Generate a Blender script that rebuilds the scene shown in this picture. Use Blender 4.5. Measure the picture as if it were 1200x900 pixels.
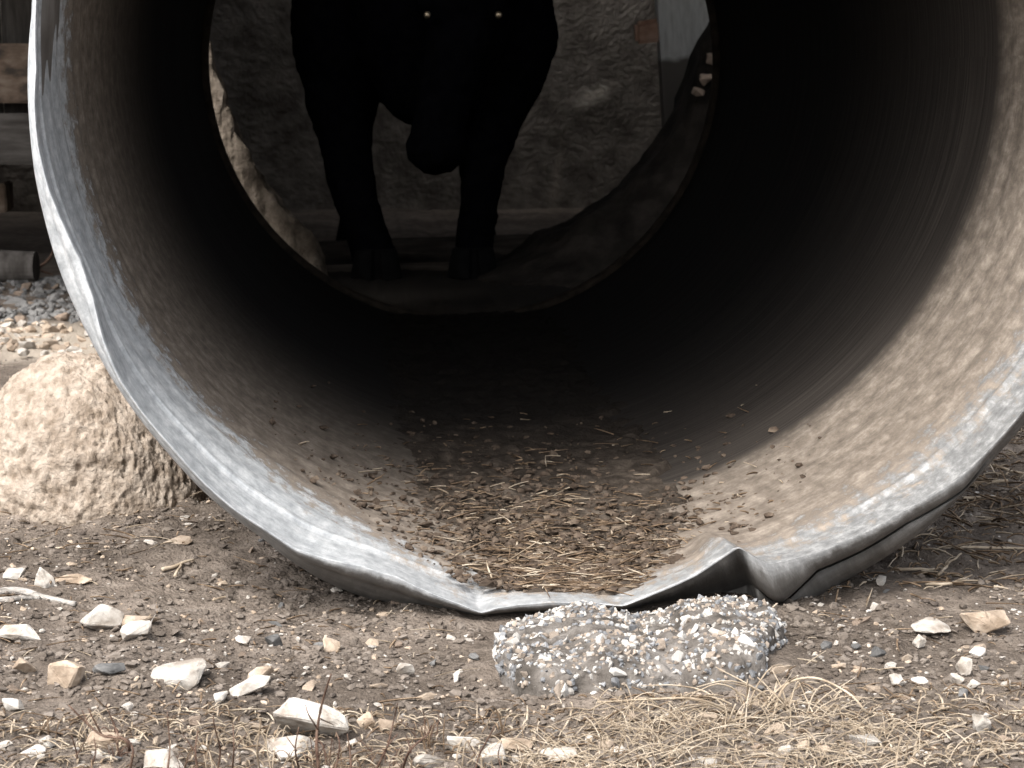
import bpy, bmesh, math, random
import numpy as np
from mathutils import Vector, Matrix

for o in list(bpy.data.objects):
    bpy.data.objects.remove(o)
scene = bpy.context.scene
C = scene.collection
R_ = math.radians

# ------------------------------------------------------------------ camera
W, H, F = 1200.0, 900.0, 2400.0            # photograph size, focal length in its pixels
VPX, VPY = 412.0, 88.0                     # where the pipe's axis (+Y) vanishes
PITCH = math.atan((H / 2 - VPY) / F)
YAW = math.atan((W / 2 - VPX) / F * math.cos(PITCH))
CAM_H = 0.583
cam_data = bpy.data.cameras.new('camera')
cam = bpy.data.objects.new('camera', cam_data)
C.objects.link(cam)
cam.location = (0, 0, CAM_H)
cam.rotation_euler = (math.pi / 2 - PITCH, 0, -YAW)
cam_data.sensor_width = 36.0
cam_data.lens = 36.0 * F / W
cam_data.clip_start = 0.05
cam_data.clip_end = 9000
cam_data.dof.use_dof = True
cam_data.dof.focus_distance = 2.3
cam_data.dof.aperture_fstop = 20.0
scene.camera = cam
scene.render.resolution_x = 1024
scene.render.resolution_y = 768

# ------------------------------------------------------------------ light
SUN = Vector((-0.36, -0.48, 0.80)).normalized()     # towards the sun
world = bpy.data.worlds.new('World')
scene.world = world
world.use_nodes = True
nt = world.node_tree
sky = nt.nodes.new('ShaderNodeTexSky')
sky.sky_type = 'NISHITA'
sky.sun_disc = False
sky.sun_elevation = math.asin(SUN.z)
sky.sun_rotation = math.atan2(SUN.x, SUN.y)
sky.dust_density = 6.0
sky.air_density = 1.0
sky.ozone_density = 1.0
nt.nodes['Background'].inputs['Strength'].default_value = 0.15
grey = nt.nodes.new('ShaderNodeHueSaturation')            # thin even cloud: the sky's blue is mostly veiled
grey.inputs['Saturation'].default_value = 0.35
nt.links.new(sky.outputs['Color'], grey.inputs['Color'])
nt.links.new(grey.outputs['Color'], nt.nodes['Background'].inputs['Color'])
sl = bpy.data.lights.new('sun', 'SUN')
sl.energy = 1.0
sl.angle = R_(12)
sl.color = (1.0, 0.965, 0.92)
sun = bpy.data.objects.new('sun', sl)
C.objects.link(sun)
sun.location = SUN * 30
sun.rotation_euler = SUN.to_track_quat('Z', 'Y').to_euler()
vs = scene.view_settings
vs.view_transform = 'Standard'
vs.look = 'None'
vs.gamma = 1.0
vs.use_curve_mapping = False
vs.exposure = 1.4

# ------------------------------------------------------------------ helpers
rng = np.random.default_rng(7)
random.seed(7)
CM = cam.rotation_euler.to_matrix()
CO = Vector((0, 0, CAM_H))

def ray(px, py):
    return CM @ Vector(((px - W / 2) / F, (H / 2 - py) / F, -1.0))

def P(px, py, Y):
    """point seen at a photograph pixel on the upright plane at distance Y"""
    d = ray(px, py)
    return CO + d * (Y / d.y)

def G(px, py, z=0.0):
    """point seen at a photograph pixel on the ground"""
    d = ray(px, py)
    return CO + d * ((z - CAM_H) / d.z)

def mpp(Y):
    return Y / F                             # metres per photograph pixel at distance Y

_T = rng.random((64, 64, 64)).astype(np.float32)
def vnoise(p):
    p = np.asarray(p, dtype=np.float64)
    i = np.floor(p).astype(np.int64)
    f = p - i
    f = f * f * (3 - 2 * f)
    i0 = i & 63
    i1 = (i + 1) & 63
    x0, y0, z0 = i0[..., 0], i0[..., 1], i0[..., 2]
    x1, y1, z1 = i1[..., 0], i1[..., 1], i1[..., 2]
    fx, fy, fz = f[..., 0], f[..., 1], f[..., 2]
    a = _T[x0, y0, z0] * (1 - fx) + _T[x1, y0, z0] * fx
    b = _T[x0, y1, z0] * (1 - fx) + _T[x1, y1, z0] * fx
    c = _T[x0, y0, z1] * (1 - fx) + _T[x1, y0, z1] * fx
    d = _T[x0, y1, z1] * (1 - fx) + _T[x1, y1, z1] * fx
    return (a * (1 - fy) + b * fy) * (1 - fz) + (c * (1 - fy) + d * fy) * fz - 0.5

def fbm(p, octv=4, lac=2.1, gain=0.5):
    p = np.asarray(p, dtype=np.float64)
    s = 0.0
    a = 1.0
    for k in range(octv):
        s = s + a * vnoise(p + 17.3 * k)
        p = p * lac
        a *= gain
    return s

def smooth(a, b, x):
    t = np.clip((x - a) / (b - a), 0, 1)
    return t * t * (3 - 2 * t)

def mesh_from(name, verts, faces, shade=True):
    me = bpy.data.meshes.new(name)
    v = np.asarray(verts, dtype=np.float32).reshape(-1, 3)
    if isinstance(faces, np.ndarray):
        n = faces.shape[1]
        me.vertices.add(len(v))
        me.vertices.foreach_set('co', v.ravel())
        me.loops.add(faces.size)
        me.loops.foreach_set('vertex_index', faces.astype(np.int32).ravel())
        me.polygons.add(len(faces))
        me.polygons.foreach_set('loop_start', np.arange(0, faces.size, n, dtype=np.int32))
        me.update(calc_edges=True)
    else:
        me.from_pydata([tuple(map(float, q)) for q in v], [], faces)
    me.validate()
    me.polygons.foreach_set('use_smooth', [shade] * len(me.polygons))
    me.update()
    return me

def obj(name, me, m=None, parent=None, loc=None):
    o = bpy.data.objects.new(name, me)
    C.objects.link(o)
    if m is not None and me is not None and len(me.materials) == 0:
        me.materials.append(m)
    if parent is not None:
        o.parent = parent
    if loc is not None:
        o.location = loc
    return o

def tag(o, label=None, cat=None, group=None, kind=None):
    if label: o['label'] = label
    if cat: o['category'] = cat
    if group: o['group'] = group
    if kind: o['kind'] = kind
    return o

def empty(name, loc, label, cat, group=None):
    o = bpy.data.objects.new(name, None)
    o.empty_display_size = 0.05
    C.objects.link(o)
    o.location = loc
    return tag(o, label, cat, group)

def grid_faces(nu, nv, wrap_u=False):
    u = np.arange(nu if wrap_u else nu - 1)
    v = np.arange(nv - 1)
    uu, vv = np.meshgrid(u, v, indexing='ij')
    u2 = (uu + 1) % nu
    a = uu * nv + vv
    b = u2 * nv + vv
    c = u2 * nv + vv + 1
    d = uu * nv + vv + 1
    return np.stack([a, b, c, d], -1).reshape(-1, 4)

def box_mesh(name, sx, sy, sz, bevel=0.004, rough=0.0, cuts=0, seed=0, z0=0.0):
    bm = bmesh.new()
    bmesh.ops.create_cube(bm, size=1)
    for v in bm.verts:
        v.co = Vector((v.co.x * sx, v.co.y * sy, (v.co.z + 0.5) * sz + z0))
    if bevel > 0:
        bmesh.ops.bevel(bm, geom=bm.edges[:], offset=bevel, segments=2, affect='EDGES')
    if cuts:
        bmesh.ops.subdivide_edges(bm, edges=[e for e in bm.edges if e.calc_length() > 0.08], cuts=cuts, use_grid_fill=True)
    if rough:
        co = np.array([v.co[:] for v in bm.verts])
        n = np.stack([fbm(co * 9 + seed * 3.1 + k * 9.7, 3) for k in range(3)], -1) * rough
        for v, d in zip(bm.verts, n):
            v.co += Vector(d)
    bmesh.ops.triangulate(bm, faces=[f for f in bm.faces if len(f.verts) > 4])
    me = bpy.data.meshes.new(name)
    bm.to_mesh(me)
    bm.free()
    return me

# ---------------------------------------------------------- materials
def material(name, cols, rough=0.85, scale=20.0, detail=8.0, bump=0.3, bscale=60.0, bdist=0.004,
             metallic=0.0, spec=0.3, coords='Object', stretch=(1, 1, 1), contrast=(0.35, 0.65), per_object=0.0):
    m = bpy.data.materials.new(name)
    m.use_nodes = True
    t = m.node_tree
    N, L = t.nodes, t.links
    b = N['Principled BSDF']
    b.inputs['Roughness'].default_value = rough
    b.inputs['Metallic'].default_value = metallic
    b.inputs['Specular IOR Level'].default_value = spec
    tc = N.new('ShaderNodeTexCoord')
    mp = N.new('ShaderNodeMapping')
    mp.inputs['Scale'].default_value = stretch
    L.new(tc.outputs[coords], mp.inputs['Vector'])
    vec = mp.outputs['Vector']
    if per_object:
        oi = N.new('ShaderNodeObjectInfo')
        ad = N.new('ShaderNodeVectorMath'); ad.operation = 'MULTIPLY_ADD'
        cb = N.new('ShaderNodeCombineXYZ')
        for k in range(3):
            L.new(oi.outputs['Random'], cb.inputs[k])
        L.new(cb.outputs[0], ad.inputs[0])
        ad.inputs[1].default_value = (37, 53, 71)
        L.new(vec, ad.inputs[2])
        vec = ad.outputs[0]
    n1 = N.new('ShaderNodeTexNoise')
    n1.inputs['Scale'].default_value = scale
    n1.inputs['Detail'].default_value = detail
    n1.inputs['Roughness'].default_value = 0.6
    L.new(vec, n1.inputs['Vector'])
    cr = N.new('ShaderNodeValToRGB')
    e = cr.color_ramp.elements
    e[0].position, e[1].position = contrast
    e[0].color = (*cols[0], 1)
    e[1].color = (*cols[-1], 1)
    for k, c in enumerate(cols[1:-1]):
        q = cr.color_ramp.elements.new(contrast[0] + (contrast[1] - contrast[0]) * (k + 1) / (len(cols) - 1))
        q.color = (*c, 1)
    L.new(n1.outputs['Fac'], cr.inputs['Fac'])
    out = cr.outputs['Color']
    if per_object:
        hs = N.new('ShaderNodeHueSaturation')
        mr = N.new('ShaderNodeMapRange')
        mr.inputs['To Min'].default_value = 1 - per_object
        mr.inputs['To Max'].default_value = 1 + per_object
        L.new(oi.outputs['Random'], mr.inputs['Value'])
        L.new(mr.outputs['Result'], hs.inputs['Value'])
        L.new(out, hs.inputs['Color'])
        out = hs.outputs['Color']
    L.new(out, b.inputs['Base Color'])
    if bump:
        n2 = N.new('ShaderNodeTexNoise')
        n2.inputs['Scale'].default_value = bscale
        n2.inputs['Detail'].default_value = 6
        L.new(vec, n2.inputs['Vector'])
        bp = N.new('ShaderNodeBump')
        bp.inputs['Strength'].default_value = bump
        bp.inputs['Distance'].default_value = bdist
        L.new(n2.outputs['Fac'], bp.inputs['Height'])
        L.new(bp.outputs['Normal'], b.inputs['Normal'])
    return m

def nodes_of(m):
    return m.node_tree.nodes, m.node_tree.links, m.node_tree.nodes['Principled BSDF']

M = {}
M['clod'] = material('soil clod', [(0.085, 0.070, 0.058), (0.135, 0.114, 0.096), (0.20, 0.172, 0.148)], 0.95, 30, bump=0.5, bscale=150, spec=0.1)
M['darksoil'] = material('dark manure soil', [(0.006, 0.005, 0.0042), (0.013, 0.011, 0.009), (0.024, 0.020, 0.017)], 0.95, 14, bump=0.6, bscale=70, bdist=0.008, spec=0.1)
M['drysoil'] = material('dry pale soil', [(0.07, 0.058, 0.046), (0.15, 0.125, 0.10), (0.25, 0.212, 0.175)], 0.95, 22, bump=0.7, bscale=70, bdist=0.01, spec=0.1)
M['pale'] = material('pale limestone', [(0.25, 0.215, 0.18), (0.41, 0.38, 0.34), (0.53, 0.505, 0.47)], 0.9, 40, bump=0.4, bscale=160, spec=0.2, per_object=0.22)
M['tan'] = material('tan limestone', [(0.19, 0.145, 0.105), (0.31, 0.248, 0.19), (0.41, 0.345, 0.28)], 0.9, 40, bump=0.4, bscale=160, spec=0.2, per_object=0.25)
M['grey'] = material('grey stone', [(0.07, 0.07, 0.07), (0.135, 0.133, 0.13), (0.20, 0.196, 0.19)], 0.9, 40, bump=0.4, bscale=160, spec=0.2, per_object=0.3)
M['brownstone'] = material('brown pebble', [(0.11, 0.08, 0.06), (0.20, 0.155, 0.12), (0.29, 0.235, 0.19)], 0.9, 40, bump=0.4, bscale=160, spec=0.2, per_object=0.3)
M['boulder'] = material('pitted boulder', [(0.20, 0.16, 0.123), (0.31, 0.26, 0.212), (0.39, 0.337, 0.283)], 0.95, 48, bump=0.9, bscale=190, bdist=0.004, spec=0.1)
M['straw'] = material('dry straw', [(0.19, 0.145, 0.10), (0.35, 0.285, 0.21), (0.50, 0.43, 0.34)], 0.8, 30, bump=0, spec=0.2)
M['litter'] = material('brown litter', [(0.06, 0.042, 0.028), (0.15, 0.105, 0.07), (0.30, 0.225, 0.155)], 0.9, 45, bump=0, spec=0.1)
M['twig'] = material('dark twig', [(0.05, 0.028, 0.02), (0.10, 0.062, 0.045), (0.16, 0.11, 0.08)], 0.85, 60, bump=0.3, bscale=200, spec=0.2)
M['deadstick'] = material('bleached stick', [(0.17, 0.155, 0.14), (0.31, 0.29, 0.265), (0.42, 0.395, 0.365)], 0.9, 40, bump=0.5, bscale=120, spec=0.1, stretch=(1, 6, 6))
M['board'] = material('weathered dark board', [(0.022, 0.02, 0.018), (0.042, 0.038, 0.034), (0.068, 0.062, 0.056)], 0.9, 7, bump=0.5, bscale=40, stretch=(6, 6, 0.8), spec=0.15, per_object=0.3)
M['plankbrown'] = material('rusty brown plank', [(0.06, 0.05, 0.042), (0.15, 0.11, 0.083), (0.22, 0.178, 0.143)], 0.9, 14, bump=0.5, bscale=60, stretch=(1, 3, 2), spec=0.15)
M['plankgrey'] = material('grey plank', [(0.05, 0.045, 0.04), (0.078, 0.071, 0.065), (0.115, 0.106, 0.098)], 0.9, 10, bump=0.4, bscale=50, stretch=(0.6, 4, 4), spec=0.15)
M['beam'] = material('trampled timber', [(0.018, 0.015, 0.013), (0.032, 0.027, 0.023), (0.055, 0.047, 0.04)], 0.9, 12, bump=0.5, bscale=60, stretch=(0.6, 4, 4), spec=0.1)
M['shade_roof'] = material('added corrugated shade roof sheet', [(0.10, 0.09, 0.085), (0.16, 0.15, 0.14)], 0.6, 4, bump=0.1, metallic=0.2)
M['coat'] = material('black cow coat', [(0.0015, 0.0015, 0.002), (0.003, 0.003, 0.0038)], 0.95, 30, bump=0.3, bscale=150, spec=0.0)
M['horn'] = material('dark hoof', [(0.003, 0.003, 0.003), (0.006, 0.006, 0.006)], 0.9, 30, bump=0.2, spec=0.02)
M['eye'] = material('shining eye', [(0.38, 0.31, 0.21), (0.5, 0.42, 0.30)], 0.4, 30, bump=0, metallic=0.9, spec=0.5)
M['mortar'] = material('cement matrix', [(0.06, 0.053, 0.046), (0.115, 0.103, 0.092), (0.19, 0.175, 0.16)], 0.95, 30, bump=0.8, bscale=120, bdist=0.006, spec=0.15)
M['aggw'] = material('white aggregate', [(0.27, 0.255, 0.235), (0.39, 0.375, 0.35), (0.52, 0.505, 0.48)], 0.8, 60, bump=0.2, bscale=200, spec=0.3, per_object=0.15)
M['agggrey'] = material('grey aggregate', [(0.07, 0.072, 0.075), (0.135, 0.139, 0.145), (0.22, 0.222, 0.228)], 0.8, 60, bump=0.2, bscale=200, spec=0.3, per_object=0.3)
M['aggtan'] = material('tan aggregate', [(0.13, 0.105, 0.083), (0.205, 0.17, 0.138), (0.30, 0.255, 0.213)], 0.8, 60, bump=0.2, bscale=200, spec=0.3, per_object=0.2)

# the soil of the yard: brown crumbs, darker dung-stained patches, grey dust
def soil_material():
    m = material('yard soil', [(0.092, 0.077, 0.064), (0.148, 0.125, 0.106), (0.22, 0.19, 0.163)], 0.95, 34, detail=10,
                 bump=1.0, bscale=210, bdist=0.006, spec=0.1, contrast=(0.3, 0.7))
    N, L, b = nodes_of(m)
    src = b.inputs['Base Color'].links[0].from_socket
    tc = N.new('ShaderNodeTexCoord')
    n = N.new('ShaderNodeTexNoise'); n.inputs['Scale'].default_value = 3.0; n.inputs['Detail'].default_value = 7
    L.new(tc.outputs['Object'], n.inputs['Vector'])
    cr = N.new('ShaderNodeValToRGB')
    cr.color_ramp.elements[0].position = 0.38; cr.color_ramp.elements[0].color = (0.62, 0.60, 0.58, 1)
    cr.color_ramp.elements[1].position = 0.64; cr.color_ramp.elements[1].color = (1.12, 1.1, 1.08, 1)
    L.new(n.outputs['Fac'], cr.inputs['Fac'])
    mx = N.new('ShaderNodeMix'); mx.data_type = 'RGBA'; mx.blend_type = 'MULTIPLY'; mx.inputs['Factor'].default_value = 1
    L.new(src, mx.inputs['A']); L.new(cr.outputs['Color'], mx.inputs['B'])
    # trampled dung yard round the shed
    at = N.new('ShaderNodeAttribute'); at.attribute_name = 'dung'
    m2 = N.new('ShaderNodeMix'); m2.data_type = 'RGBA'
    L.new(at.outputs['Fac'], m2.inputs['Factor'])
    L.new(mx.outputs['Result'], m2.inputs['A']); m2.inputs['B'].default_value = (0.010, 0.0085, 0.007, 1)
    at2 = N.new('ShaderNodeAttribute'); at2.attribute_name = 'chalk'
    m3 = N.new('ShaderNodeMix'); m3.data_type = 'RGBA'
    L.new(at2.outputs['Fac'], m3.inputs['Factor'])
    L.new(m2.outputs['Result'], m3.inputs['A']); m3.inputs['B'].default_value = (0.40, 0.35, 0.29, 1)
    L.new(m3.outputs['Result'], b.inputs['Base Color'])
    return m
M['soil'] = soil_material()

def galvanised():
    """inside and lip of the pipe: dull zinc at the mouth, dried mud, then shade painted into the colour further in"""
    m = bpy.data.materials.new('galvanised steel with mud'); m.use_nodes = True
    N, L, b = nodes_of(m)
    uv = N.new('ShaderNodeTexCoord')
    def noise(scale, st, det=6, rough=0.6):
        mp = N.new('ShaderNodeMapping'); mp.inputs['Scale'].default_value = st
        L.new(uv.outputs['UV'], mp.inputs['Vector'])
        n = N.new('ShaderNodeTexNoise'); n.inputs['Scale'].default_value = scale
        n.inputs['Detail'].default_value = det; n.inputs['Roughness'].default_value = rough
        L.new(mp.outputs['Vector'], n.inputs['Vector'])
        return n.outputs['Fac']
    def ramp(src, stops):
        cr = N.new('ShaderNodeValToRGB')
        e = cr.color_ramp.elements
        e[0].position, e[0].color = stops[0][0], (*stops[0][1], 1)
        e[1].position, e[1].color = stops[-1][0], (*stops[-1][1], 1)
        for p, c in stops[1:-1]:
            q = e.new(p); q.color = (*c, 1)
        L.new(src, cr.inputs['Fac'])
        return cr.outputs['Color']
    def mathn(op, a, bb):
        n = N.new('ShaderNodeMath'); n.operation = op
        for k, x in enumerate((a, bb)):
            if isinstance(x, (int, float)): n.inputs[k].default_value = x
            else: L.new(x, n.inputs[k])
        return n.outputs[0]
    def mix(f, a, bb):
        n = N.new('ShaderNodeMix'); n.data_type = 'RGBA'
        if isinstance(f, float): n.inputs['Factor'].default_value = f
        else: L.new(f, n.inputs['Factor'])
        for s, x in (('A', a), ('B', bb)):
            if isinstance(x, tuple): n.inputs[s].default_value = (*x, 1)
            else: L.new(x, n.inputs[s])
        return n.outputs['Result']
    # UV here is in metres: u round the pipe, v along it from the mouth
    zinc = ramp(noise(1, (60, 42, 1), 9, 0.7), [(0.32, (0.28, 0.298, 0.315)), (0.5, (0.47, 0.493, 0.51)), (0.66, (0.66, 0.675, 0.685))])
    streak = noise(1, (3, 150, 1), 4)
    du = N.new('ShaderNodeAttribute'); du.attribute_name = 'sun_side'        # sunward zinc painted darker to balance the light
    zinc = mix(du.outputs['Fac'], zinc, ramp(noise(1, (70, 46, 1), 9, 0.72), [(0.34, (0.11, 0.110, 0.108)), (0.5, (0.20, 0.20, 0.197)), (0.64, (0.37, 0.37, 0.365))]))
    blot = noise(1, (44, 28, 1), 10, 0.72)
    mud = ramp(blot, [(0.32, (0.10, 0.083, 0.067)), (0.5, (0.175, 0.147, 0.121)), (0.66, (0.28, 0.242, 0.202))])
    shaded_rust = ramp(streak, [(0.35, (0.006, 0.005, 0.0045)), (0.55, (0.011, 0.0095, 0.0083)), (0.7, (0.018, 0.015, 0.013))])  # rust brown, blackened to stand for the shade deep inside
    sx = N.new('ShaderNodeSeparateXYZ'); L.new(uv.outputs['UV'], sx.inputs[0])
    v = sx.outputs['Y']
    at = N.new('ShaderNodeAttribute'); at.attribute_name = 'mudline'     # how far in the mud starts, by angle
    j = mathn('SUBTRACT', v, at.outputs['Fac'])
    j = mathn('ADD', j, mathn('MULTIPLY', mathn('SUBTRACT', blot, 0.5), 0.55))
    j = mathn('ADD', j, mathn('MULTIPLY', mathn('SUBTRACT', streak, 0.5), 0.06))
    r1 = N.new('ShaderNodeMapRange'); r1.inputs['From Min'].default_value = -0.045; r1.inputs['From Max'].default_value = 0.03
    L.new(j, r1.inputs['Value'])
    deep_shade = N.new('ShaderNodeMapRange'); deep_shade.inputs['From Min'].default_value = 0.65; deep_shade.inputs['From Max'].default_value = 1.45  # inner darkness of the pipe put into the colour, growing with depth
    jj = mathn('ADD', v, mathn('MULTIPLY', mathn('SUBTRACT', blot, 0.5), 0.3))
    L.new(jj, deep_shade.inputs['Value'])
    shaded_mud = ramp(streak, [(0.35, (0.026, 0.022, 0.019)), (0.55, (0.042, 0.036, 0.031)), (0.7, (0.060, 0.052, 0.045))])
    # shadow edge put into the mud colour: crisp on the right, gradual on the left
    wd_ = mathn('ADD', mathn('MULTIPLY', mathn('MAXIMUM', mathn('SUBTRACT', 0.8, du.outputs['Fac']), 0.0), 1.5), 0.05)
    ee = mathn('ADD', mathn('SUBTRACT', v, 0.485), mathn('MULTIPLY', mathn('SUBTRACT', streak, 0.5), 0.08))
    shade_edge = N.new('ShaderNodeMapRange')
    L.new(mathn('DIVIDE', ee, wd_), shade_edge.inputs['Value'])
    inner = mix(deep_shade.outputs['Result'], mix(shade_edge.outputs['Result'], mud, shaded_mud), shaded_rust)
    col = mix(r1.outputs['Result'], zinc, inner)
    # caked dirt on the turned-under face of the lip
    ua = N.new('ShaderNodeAttribute'); ua.attribute_name = 'under'
    uf = N.new('ShaderNodeMapRange'); uf.inputs['From Min'].default_value = -0.007; uf.inputs['From Max'].default_value = -0.016
    L.new(mathn('ADD', v, mathn('MULTIPLY', mathn('SUBTRACT', blot, 0.5), 0.03)), uf.inputs['Value'])
    col = mix(mathn('MULTIPLY', mathn('MULTIPLY', uf.outputs['Result'], ua.outputs['Fac']), 0.85), col,
              ramp(blot, [(0.3, (0.055, 0.049, 0.043)), (0.5, (0.095, 0.088, 0.08)), (0.7, (0.17, 0.16, 0.15))]))
    # fine scratches running round the pipe
    scr = N.new('ShaderNodeMapRange'); scr.inputs['From Min'].default_value = 0.38; scr.inputs['From Max'].default_value = 0.66
    scr.inputs['To Min'].default_value = 0.88; scr.inputs['To Max'].default_value = 1.05
    L.new(streak, scr.inputs['Value'])
    hs = N.new('ShaderNodeHueSaturation'); L.new(scr.outputs['Result'], hs.inputs['Value']); L.new(col, hs.inputs['Color'])
    L.new(hs.outputs['Color'], b.inputs['Base Color'])
    met = N.new('ShaderNodeMapRange'); met.inputs['To Min'].default_value = 0.15; met.inputs['To Max'].default_value = 0.0
    L.new(r1.outputs['Result'], met.inputs['Value']); L.new(met.outputs['Result'], b.inputs['Metallic'])
    rg = N.new('ShaderNodeMapRange'); rg.inputs['To Min'].default_value = 0.5; rg.inputs['To Max'].default_value = 0.92
    L.new(r1.outputs['Result'], rg.inputs['Value']); L.new(rg.outputs['Result'], b.inputs['Roughness'])
    b.inputs['Specular IOR Level'].default_value = 0.2
    bp = N.new('ShaderNodeBump'); bp.inputs['Strength'].default_value = 0.35; bp.inputs['Distance'].default_value = 0.004
    L.new(mathn('ADD', blot, mathn('MULTIPLY', streak, 0.8)), bp.inputs['Height'])
    L.new(bp.outputs['Normal'], b.inputs['Normal'])
    return m
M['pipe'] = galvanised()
M['pipeout'] = material('dirty pipe outside', [(0.10, 0.09, 0.08), (0.17, 0.155, 0.14), (0.25, 0.235, 0.22)], 0.7, 10, bump=0.4, bscale=60, metallic=0.15)

# ------------------------------------------------------------------ the pipe's measures
D1 = 2.15                                    # mouth
pc = P(700, 60, D1)
XC, ZC = pc.x, pc.z
RB = (P(700 + 664, 60, D1).x - P(700 - 664, 60, D1).x) / 2
LEN = 2.60
D2 = D1 + LEN
print('pipe', XC, ZC, RB, 'bottom', ZC - RB, 'lip bottom', P(640, 727, D1).z)

# ------------------------------------------------------------------ ground
def axis_coords(lo, hi, step, far_lo, far_hi, grow=1.16):
    mid = list(np.arange(lo, hi + 1e-9, step))
    a, s = [], step
    x = hi
    while x < far_hi:
        s *= grow
        x += s
        a.append(x)
    bb, s = [], step
    x = lo
    while x > far_lo:
        s *= grow
        x -= s
        bb.append(x)
    return np.array(bb[::-1] + mid + a)

def ground_z(x, y):
    x = np.asarray(x, float); y = np.asarray(y, float)
    p = np.stack([x, y, np.zeros_like(x)], -1)
    near = 1 - smooth(7, 14, np.abs(y)) * 0.9
    z = 0.020 * fbm(p * 2.2 + 3, 2) + 0.014 * fbm(p * 13 + 40, 3) + 0.009 * fbm(p * 48 + 11, 3)
    # keep it just under the pipe
    u = np.clip(1 - np.abs(x - XC) / 0.35, 0, 1) * smooth(1.9, 2.05, y) * (1 - smooth(D2 + 0.1, D2 + 0.5, y))
    z = z * (1 - 0.75 * u) - 0.004 * u
    return z * near

gx = axis_coords(-0.85, 1.25, 0.0075, -3000, 3000)
gy = axis_coords(1.55, 3.1, 0.0075, -3000, 3000)
GX, GY = np.meshgrid(gx, gy, indexing='ij')
GZ = ground_z(GX, GY)
gv = np.stack([GX, GY, GZ], -1).reshape(-1, 3)
me = mesh_from('ground', gv, grid_faces(len(gx), len(gy)))
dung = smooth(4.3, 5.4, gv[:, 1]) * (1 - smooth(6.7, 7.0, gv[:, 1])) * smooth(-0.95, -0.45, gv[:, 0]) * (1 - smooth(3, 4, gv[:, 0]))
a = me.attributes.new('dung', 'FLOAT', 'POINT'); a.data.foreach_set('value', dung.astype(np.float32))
gn = fbm(gv * 5, 4)
chalk = smooth(4.05, 4.25, gv[:, 1] + gn * 0.25) * (1 - smooth(4.75, 5.0, gv[:, 1] + gn * 0.25)) * (1 - smooth(-0.6, -0.3, gv[:, 0])) * 0.8
a = me.attributes.new('chalk', 'FLOAT', 'POINT'); a.data.foreach_set('value', chalk.astype(np.float32))
tag(obj('ground', me, M['soil']), kind='structure')

# ------------------------------------------------------------------ soil banks beyond the far end
def bank(name, m, x0, x1, y0, y1, hfun, n=90, amp=0.05, freq=9):
    xs = np.linspace(x0, x1, n); ys = np.linspace(y0, y1, n)
    X, Y = np.meshgrid(xs, ys, indexing='ij')
    Z = hfun(X, Y)
    p = np.stack([X, Y, Z], -1)
    d = np.stack([fbm(p * freq + 5 * k + 20, 4) for k in range(3)], -1) * amp * np.clip(Z / 0.1, 0, 1)[..., None]
    p = p + d
    p[..., 2] = np.where(Z > 0.002, p[..., 2], -0.05)
    return tag(obj(name, mesh_from(name, p.reshape(-1, 3), grid_faces(n, n)), m), kind='structure')

def curve_of(pts, Y):
    w = [P(a, b, Y) for a, b in pts]
    return np.array([q.x for q in w]), np.array([q.z for q in w])

lx, lz = curve_of([(150, 260), (200, 110), (232, 30), (243, 33), (262, 110), (290, 180), (330, 232), (370, 268), (385, 330)], 4.90)
def left_h(X, Y):
    z = np.interp(X, lx, lz, left=0.0, right=0.0)
    z = z * smooth(-0.62, -0.50, X)
    prof = smooth(4.85, 4.885, Y) * (1 - smooth(4.93, 5.3, Y))
    return np.clip(z, 0, None) * prof - 0.02
bank('soil_bank', M['drysoil'], -0.66, 0.12, 4.84, 5.32, left_h, 170, 0.022, 20)
rx_, rz_ = curve_of([(520, 330), (600, 300), (645, 272), (680, 252), (720, 222), (760, 186), (800, 130), (820, 62), (838, 15), (880, -40)], 6.0)
def right_h(X, Y):
    z = np.interp(X, rx_, rz_, left=0.0)
    z = z * (1 - smooth(1.35, 2.0, X))
    prof = smooth(5.6, 5.95, Y) * (1 - smooth(6.1, 6.7, Y))
    return np.clip(z, 0, None) * prof - 0.01
bank('soil_bank', M['darksoil'], 0.3, 2.1, 5.55, 6.75, right_h, 90, 0.035, 9)

# ------------------------------------------------------------------ cattle shed
shed = empty('cattle_shed', (0, 7.5, 0), 'dark open cattle shed of weathered boards behind the pipe', 'shed')
def shed_part(name, me, m, loc, rot=(0, 0, 0)):
    o = obj(name, me, m, shed)
    o.location = Vector(loc) - shed.location
    o.rotation_euler = rot
    return o

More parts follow.
